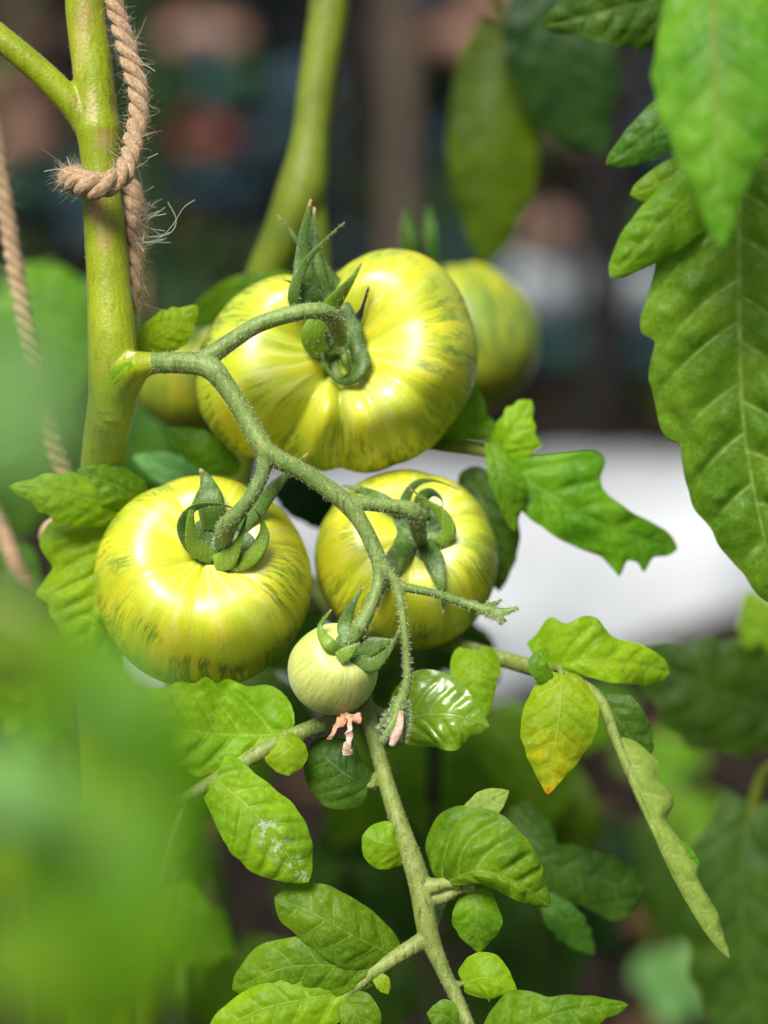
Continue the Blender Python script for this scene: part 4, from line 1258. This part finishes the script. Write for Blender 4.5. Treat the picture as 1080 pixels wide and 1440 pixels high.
L([(50, 885, 380), (130, 960, 370), (200, 1060, 366), (262, 1240, 370)], [(0, 30), (.2, 70), (.45, 84), (.7, 66), (.9, 28), (1, 0)], [(0, 30), (.25, 74), (.5, 80), (.8, 44), (1, 0)], 'mid', nv=7, puff=.9)
L([(10, 1040, 350), (60, 1160, 342), (110, 1290, 340), (140, 1450, 344)], [(0, 40), (.3, 72), (.6, 74), (1, 0)], [(0, 40), (.3, 70), (.6, 72), (1, 0)], 'mid', nv=7)
L([(-110, 890, 350), (-30, 900, 342), (60, 925, 340), (150, 970, 344)], 40, 44, 'mid', nv=6)
L([(-60, 1330, 310), (20, 1350, 306), (90, 1410, 308), (140, 1500, 312)], 70, 66, 'mid', nv=6)
L([(-90, 1110, 330), (-20, 1105, 324), (50, 1120, 324), (110, 1170, 328)], 44, 46, 'blue', nv=6)
L([(-40, 1220, 400), (40, 1220, 394), (140, 1260, 394), (226, 1340, 400)], 46, 50, 'bright', nv=6)
L([(90, 950, 430), (150, 975, 424), (220, 1020, 424), (276, 1100, 430)], 44, 48, 'bright', nv=6)
L([(110, 1080, 345), (165, 1180, 338), (205, 1290, 336), (225, 1440, 340)], 74, 72, 'mid', nv=6)
L([(40, 1130, 390), (110, 1150, 384), (190, 1190, 384), (262, 1260, 390)], 50, 54, 'mid', nv=6)
L([(120, 1260, 420), (150, 1330, 414), (160, 1400, 414), (150, 1480, 420)], 50, 46, 'mid', nv=6)

# ------------------------------------------------------------------ low plants behind, out of focus
def low_plant(spec, label, stemx, stemy, d, group='low leafy plants behind'):
    top = P(stemx, stemy, d)
    rt = thing('leafy_plant', below(top, 0), label, 'plant', group)
    paths = [[(*below(top, -.02), .003), (*(below(top, 0) * .5 + top * .5), .0028), (*top, .0025)]]
    for (mid, w, mt) in spec:
        b0 = P(*mid[0])
        paths.append([(*(below(top, max(.02, top.z - .09))), .0035), (*((below(top, max(.02, top.z - .03)) + b0) * .5), .003), (*b0, .002)])
    v, f = join([tube(p, n=20, sides=8) for p in paths])
    mk('stem', v, f, 'low stem skin', rt)
    for (mid, w, mt) in spec:
        leaflet(rt, mid, w, w * .95, mt, nv=6, puff=.8, nu=36, nv_=14, name='leaf')


low_plant([([(640, 1010, 960), (610, 1080, 955), (600, 1180, 960)], 80, 'mid'), ([(680, 1000, 980), (730, 1060, 975), (760, 1180, 980)], 66, 'mid'),
           ([(600, 1010, 990), (540, 1080, 985), (470, 1190, 990)], 70, 'mid'), ([(640, 1080, 1000), (660, 1200, 995), (690, 1330, 1000)], 86, 'dark'),
           ([(600, 1060, 1020), (520, 1150, 1015), (440, 1200, 1020)], 60, 'dark')],
          'blurred green leaves right behind the hanging compound leaf', 640, 1000, 985)
low_plant([([(780, 1070, 1020), (790, 1140, 1015), (800, 1230, 1020)], 52, 'olive'), ([(770, 1060, 1060), (710, 1110, 1055), (660, 1150, 1060)], 50, 'dark'), ([(800, 1050, 1060), (850, 1000, 1055), (900, 990, 1060)], 40, 'mid')],
          'blurred olive upright leaf below the yellow-tipped leaflet', 785, 1060, 1040)
low_plant([([(70, 370, 1000), (60, 450, 995), (90, 570, 1000)], 72, 'mid'), ([(60, 390, 1040), (10, 450, 1035), (-40, 540, 1040)], 66, 'dark'), ([(80, 400, 1040), (140, 460, 1035), (190, 540, 1040)], 50, 'dark'),
           ([(80, 500, 1040), (160, 600, 1035), (260, 680, 1040)], 60, 'dark'), ([(70, 560, 1060), (40, 650, 1055), (30, 760, 1060)], 60, 'dark'), ([(90, 590, 1080), (180, 700, 1075), (240, 820, 1080)], 60, 'deep')],
          'blurred mid-green leaves between the slanting twine and the main stem', 70, 365, 1030)
low_plant([([(250, 1000, 900), (220, 1100, 895), (230, 1220, 900)], 80, 'mid'), ([(280, 1020, 930), (330, 1090, 925), (350, 1180, 930)], 50, 'mid'), ([(240, 1240, 900), (260, 1300, 895), (330, 1340, 900)], 50, 'mid'),
           ([(330, 1330, 960), (390, 1370, 955), (450, 1390, 960)], 46, 'mid'), ([(260, 1300, 980), (300, 1380, 975), (320, 1470, 980)], 60, 'mid'), ([(300, 940, 960), (370, 1000, 955), (450, 1020, 960)], 60, 'dark')],
          'blurred leaves in the dark gap below the white-stained leaflet', 255, 990, 930)
low_plant([([(20, 760, 880), (0, 840, 875), (-20, 930, 880)], 60, 'dark'), ([(30, 870, 900), (50, 960, 895), (40, 1080, 900)], 60, 'mid')], 'blurred leaves under the lowest leaf by the picture edge', 22, 755, 890)
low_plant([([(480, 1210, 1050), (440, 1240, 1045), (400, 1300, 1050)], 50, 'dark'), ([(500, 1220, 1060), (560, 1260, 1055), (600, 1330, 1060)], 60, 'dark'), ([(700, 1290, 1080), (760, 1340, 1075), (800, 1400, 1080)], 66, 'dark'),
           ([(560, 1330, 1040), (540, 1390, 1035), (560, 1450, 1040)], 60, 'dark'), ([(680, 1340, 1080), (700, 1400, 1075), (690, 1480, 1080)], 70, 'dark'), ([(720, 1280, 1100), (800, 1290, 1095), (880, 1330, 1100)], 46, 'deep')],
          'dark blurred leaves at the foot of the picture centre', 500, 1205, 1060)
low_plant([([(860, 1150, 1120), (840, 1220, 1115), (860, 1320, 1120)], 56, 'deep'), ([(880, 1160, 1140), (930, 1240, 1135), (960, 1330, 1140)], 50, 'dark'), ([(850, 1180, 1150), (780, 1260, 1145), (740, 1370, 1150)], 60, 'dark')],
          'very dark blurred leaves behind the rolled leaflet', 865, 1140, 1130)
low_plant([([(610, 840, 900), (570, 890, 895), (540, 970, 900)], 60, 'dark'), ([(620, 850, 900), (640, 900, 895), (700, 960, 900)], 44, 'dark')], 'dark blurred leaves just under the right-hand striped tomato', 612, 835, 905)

# seedlings on the soil
for i, (x, y, d, n, s, mt, lab) in enumerate((
    (930, 1075, 1500, 4, 62, 'mid', 'small blurred seedling beside the rolled leaflet, topmost of the three'),
    (965, 1165, 1450, 4, 62, 'mid', 'small blurred seedling just right of the rolled leaflet'),
    (965, 1385, 1380, 5, 78, 'blue', 'small blurred bluish seedling near the lower picture corner'))):
    c = P(x, y, d)
    rt = thing('seedling', below(c, 0), lab, 'seedling', 'seedlings on the soil')
    v, f = tube([(*below(c, -.02), .003), (*below(c, c.z * .5), .0025), (*c, .002)], n=10, sides=8)
    mk('stem', v, f, 'back stem skin', rt)
    for k in range(n):
        a = k / n * 6.28 + i
        leaflet(rt, [(x + 6 * math.cos(a), y + 4 * math.sin(a), d), (x + s * .5 * math.cos(a), y - 12 + s * .4 * math.sin(a), d - 14 * math.sin(a)), (x + s * math.cos(a), y + s * .75 * math.sin(a), d - 26 * math.sin(a))],
                s * .42, s * .42, mt, nv=5, puff=.6, nu=26, nv_=10, name='leaf')

# ================================================================== TWINE
def rope(name, rows, pitch, label, fuzz, seed, group, strands=3):
    A = np.array(rows)
    L_ = np.linalg.norm(np.diff(cr(A, 300)[:, :3], axis=0), axis=1).sum()
    n = int(L_ / 0.0007)
    S = cr(A, n)
    C, R = S[:, :3], S[:, 3]
    T, N, B = frames(C)
    s = np.linspace(0, L_, n)
    rt = thing(name, tuple(C[-1]), label, 'twine', group)
    allp = []
    for k in range(strands):
        a = s / pitch * 2 * math.pi + k * 2 * math.pi / strands
        off = 0.52 * R
        Ck = C + off[:, None] * (np.cos(a)[:, None] * B + np.sin(a)[:, None] * N)
        rr = 0.53 * R * (1 + 0.06 * np.sin(s * 900 + k))
        Tk, Nk, Bk = frames(Ck)
        sides = 10
        an = np.linspace(0, 2 * math.pi, sides, endpoint=False)
        ridges = 1 + 0.05 * np.sin(an * 4)[None, :, None]
        V = Ck[:, None, :] + rr[:, None, None] * ridges * (np.cos(an)[None, :, None] * Bk[:, None, :] + np.sin(an)[None, :, None] * Nk[:, None, :])
        V = V.reshape(-1, 3)
        F = [(i * sides + j, i * sides + (j + 1) % sides, (i + 1) * sides + (j + 1) % sides, (i + 1) * sides + j) for i in range(n - 1) for j in range(sides)]
        F += [tuple(range(sides))[::-1], tuple((n - 1) * sides + j for j in range(sides))]
        AA = np.stack([np.tile(np.cos(an), n), np.tile(np.sin(an), n), np.repeat(s * 6, sides)], axis=1)
        mk('strand', V, F, 'jute', rt, ('strand', AA))
    # loose fibres
    r = np.random.default_rng(seed)
    V, F = [], []
    for _ in range(int(L_ * 1000 * fuzz)):
        i = r.integers(0, n)
        a = r.uniform(0, 6.28)
        d = math.cos(a) * B[i] + math.sin(a) * N[i]
        p = C[i] + d * R[i] * 0.95
        ln = r.uniform(.0012, .0045) * (2.2 if r.random() < .08 else 1)
        dv = d * .8 + T[i] * r.normal(0, .9) + r.normal(size=3) * .35
        dv /= np.linalg.norm(dv)
        cv = r.normal(size=3) * .35
        w = np.cross(dv, r.normal(size=3))
        w = w / np.linalg.norm(w) * r.uniform(.00004, .00008)
        k = len(V)
        for q in range(5):
            t = q / 4
            c = p + dv * ln * t + cv * ln * t * t
            ww = w * (1 - .7 * t)
            V += [c + ww, c - ww]
        F += [(k + 2 * q, k + 2 * q + 1, k + 2 * q + 3, k + 2 * q + 2) for q in range(4)]
    hh = mk('loose_fibres', np.array(V), F, 'fibre', rt, smooth=False)
    hh['kind'] = 'stuff'
    return rt


tw = rope('jute_twine', px([(90, -420, 762, 14), (128, -150, 758, 15), (160, 0, 753, 13.5), (176, 60, 750, 14), (193, 120, 748, 15), (196, 160, 747, 15), (188, 196, 744, 14.5), (182, 222, 739, 14), (170, 247, 735, 16),
                           (140, 262, 732, 19), (108, 256, 738, 18), (98, 250, 752, 15), (112, 246, 766, 14), (150, 250, 769, 14), (180, 262, 762, 15), (190, 290, 758, 17), (192, 330, 757, 17), (188, 380, 757, 14),
                           (184, 430, 758, 11), (178, 480, 764, 11), (168, 560, 772, 11), (160, 700, 780, 11)]),
          0.0175, 'tan jute twine looped round the thick main stem', 12, 3, 'jute twines')
# stray wisps by the knot
V, F = [], []
wisps = [[(188, 344, 752), (222, 336, 748), (243, 316, 745), (258, 292, 744), (274, 281, 744)], [(190, 335, 752), (235, 330, 752), (248, 310, 752), (236, 284, 752)],
         [(190, 215, 748), (205, 222, 746), (222, 216, 746)], [(100, 235, 742), (96, 226, 742), (94, 220, 742)], [(95, 240, 742), (80, 238, 742), (62, 241, 742)],
         [(190, 90, 748), (205, 92, 746), (218, 100, 746)], [(188, 205, 748), (196, 240, 748), (200, 270, 748), (216, 262, 748)]]
for k in range(26):
    x0, y0 = 190 + rng.normal(0, 3), rng.uniform(285, 350)
    a = rng.uniform(-.9, .9)
    l = rng.uniform(14, 44)
    wisps.append([(x0, y0, 754), (x0 + l * .5 * math.cos(a) + rng.normal(0, 5), y0 + l * .5 * math.sin(a) + rng.normal(0, 5), 752 + rng.normal(0, 3)), (x0 + l * math.cos(a) + rng.normal(0, 8), y0 + l * math.sin(a) + rng.normal(0, 9), 752 + rng.normal(0, 4))])
ww = [tube(px([(x, y, d, .42) for (x, y, d) in w_]), n=16, sides=4) for w_ in wisps]
v, f = join(ww)
hh = mk('loose_fibres', v, f, 'fibre pale', tw, smooth=False)
hh['kind'] = 'stuff'
rope('jute_twine', px([(-60, -300, 830, 12), (-30, 60, 820, 12), (0, 240, 815, 12), (22, 380, 812, 12), (40, 480, 810, 12), (58, 560, 812, 12), (84, 650, 818, 12), (150, 790, 832, 12), (250, 900, 850, 12), (310, 980, 862, 12)]), 0.0150,
     'slanting tan jute twine left of the thick stem, slightly blurred', 3, 5, 'jute twines')
rope('jute_twine', px([(-60, 620, 880, 11), (0, 740, 878, 11), (26, 800, 876, 11), (70, 858, 892, 11), (160, 890, 930, 11), (250, 920, 970, 11)]), 0.0085,
     'blurred tan twine beside the leaf behind the lowest tomato', 1, 6, 'jute twines')
# dry petal caught on the leaf
v, f = tube(px([(58, 760, 800, 6), (72, 745, 796, 14), (90, 730, 796, 9), (98, 728, 798, 3)]), n=20, sides=10, flat=.4, ref=tuple(-FW))
v = v + 0.0008 * np.array([list(noise.noise_vector(Vector(p) * 300)) for p in v])
tag(mk('dry_petal', v, f, 'dry petal pale'), 'pale withered petal resting against the leaf behind the lowest tomato', 'petal')
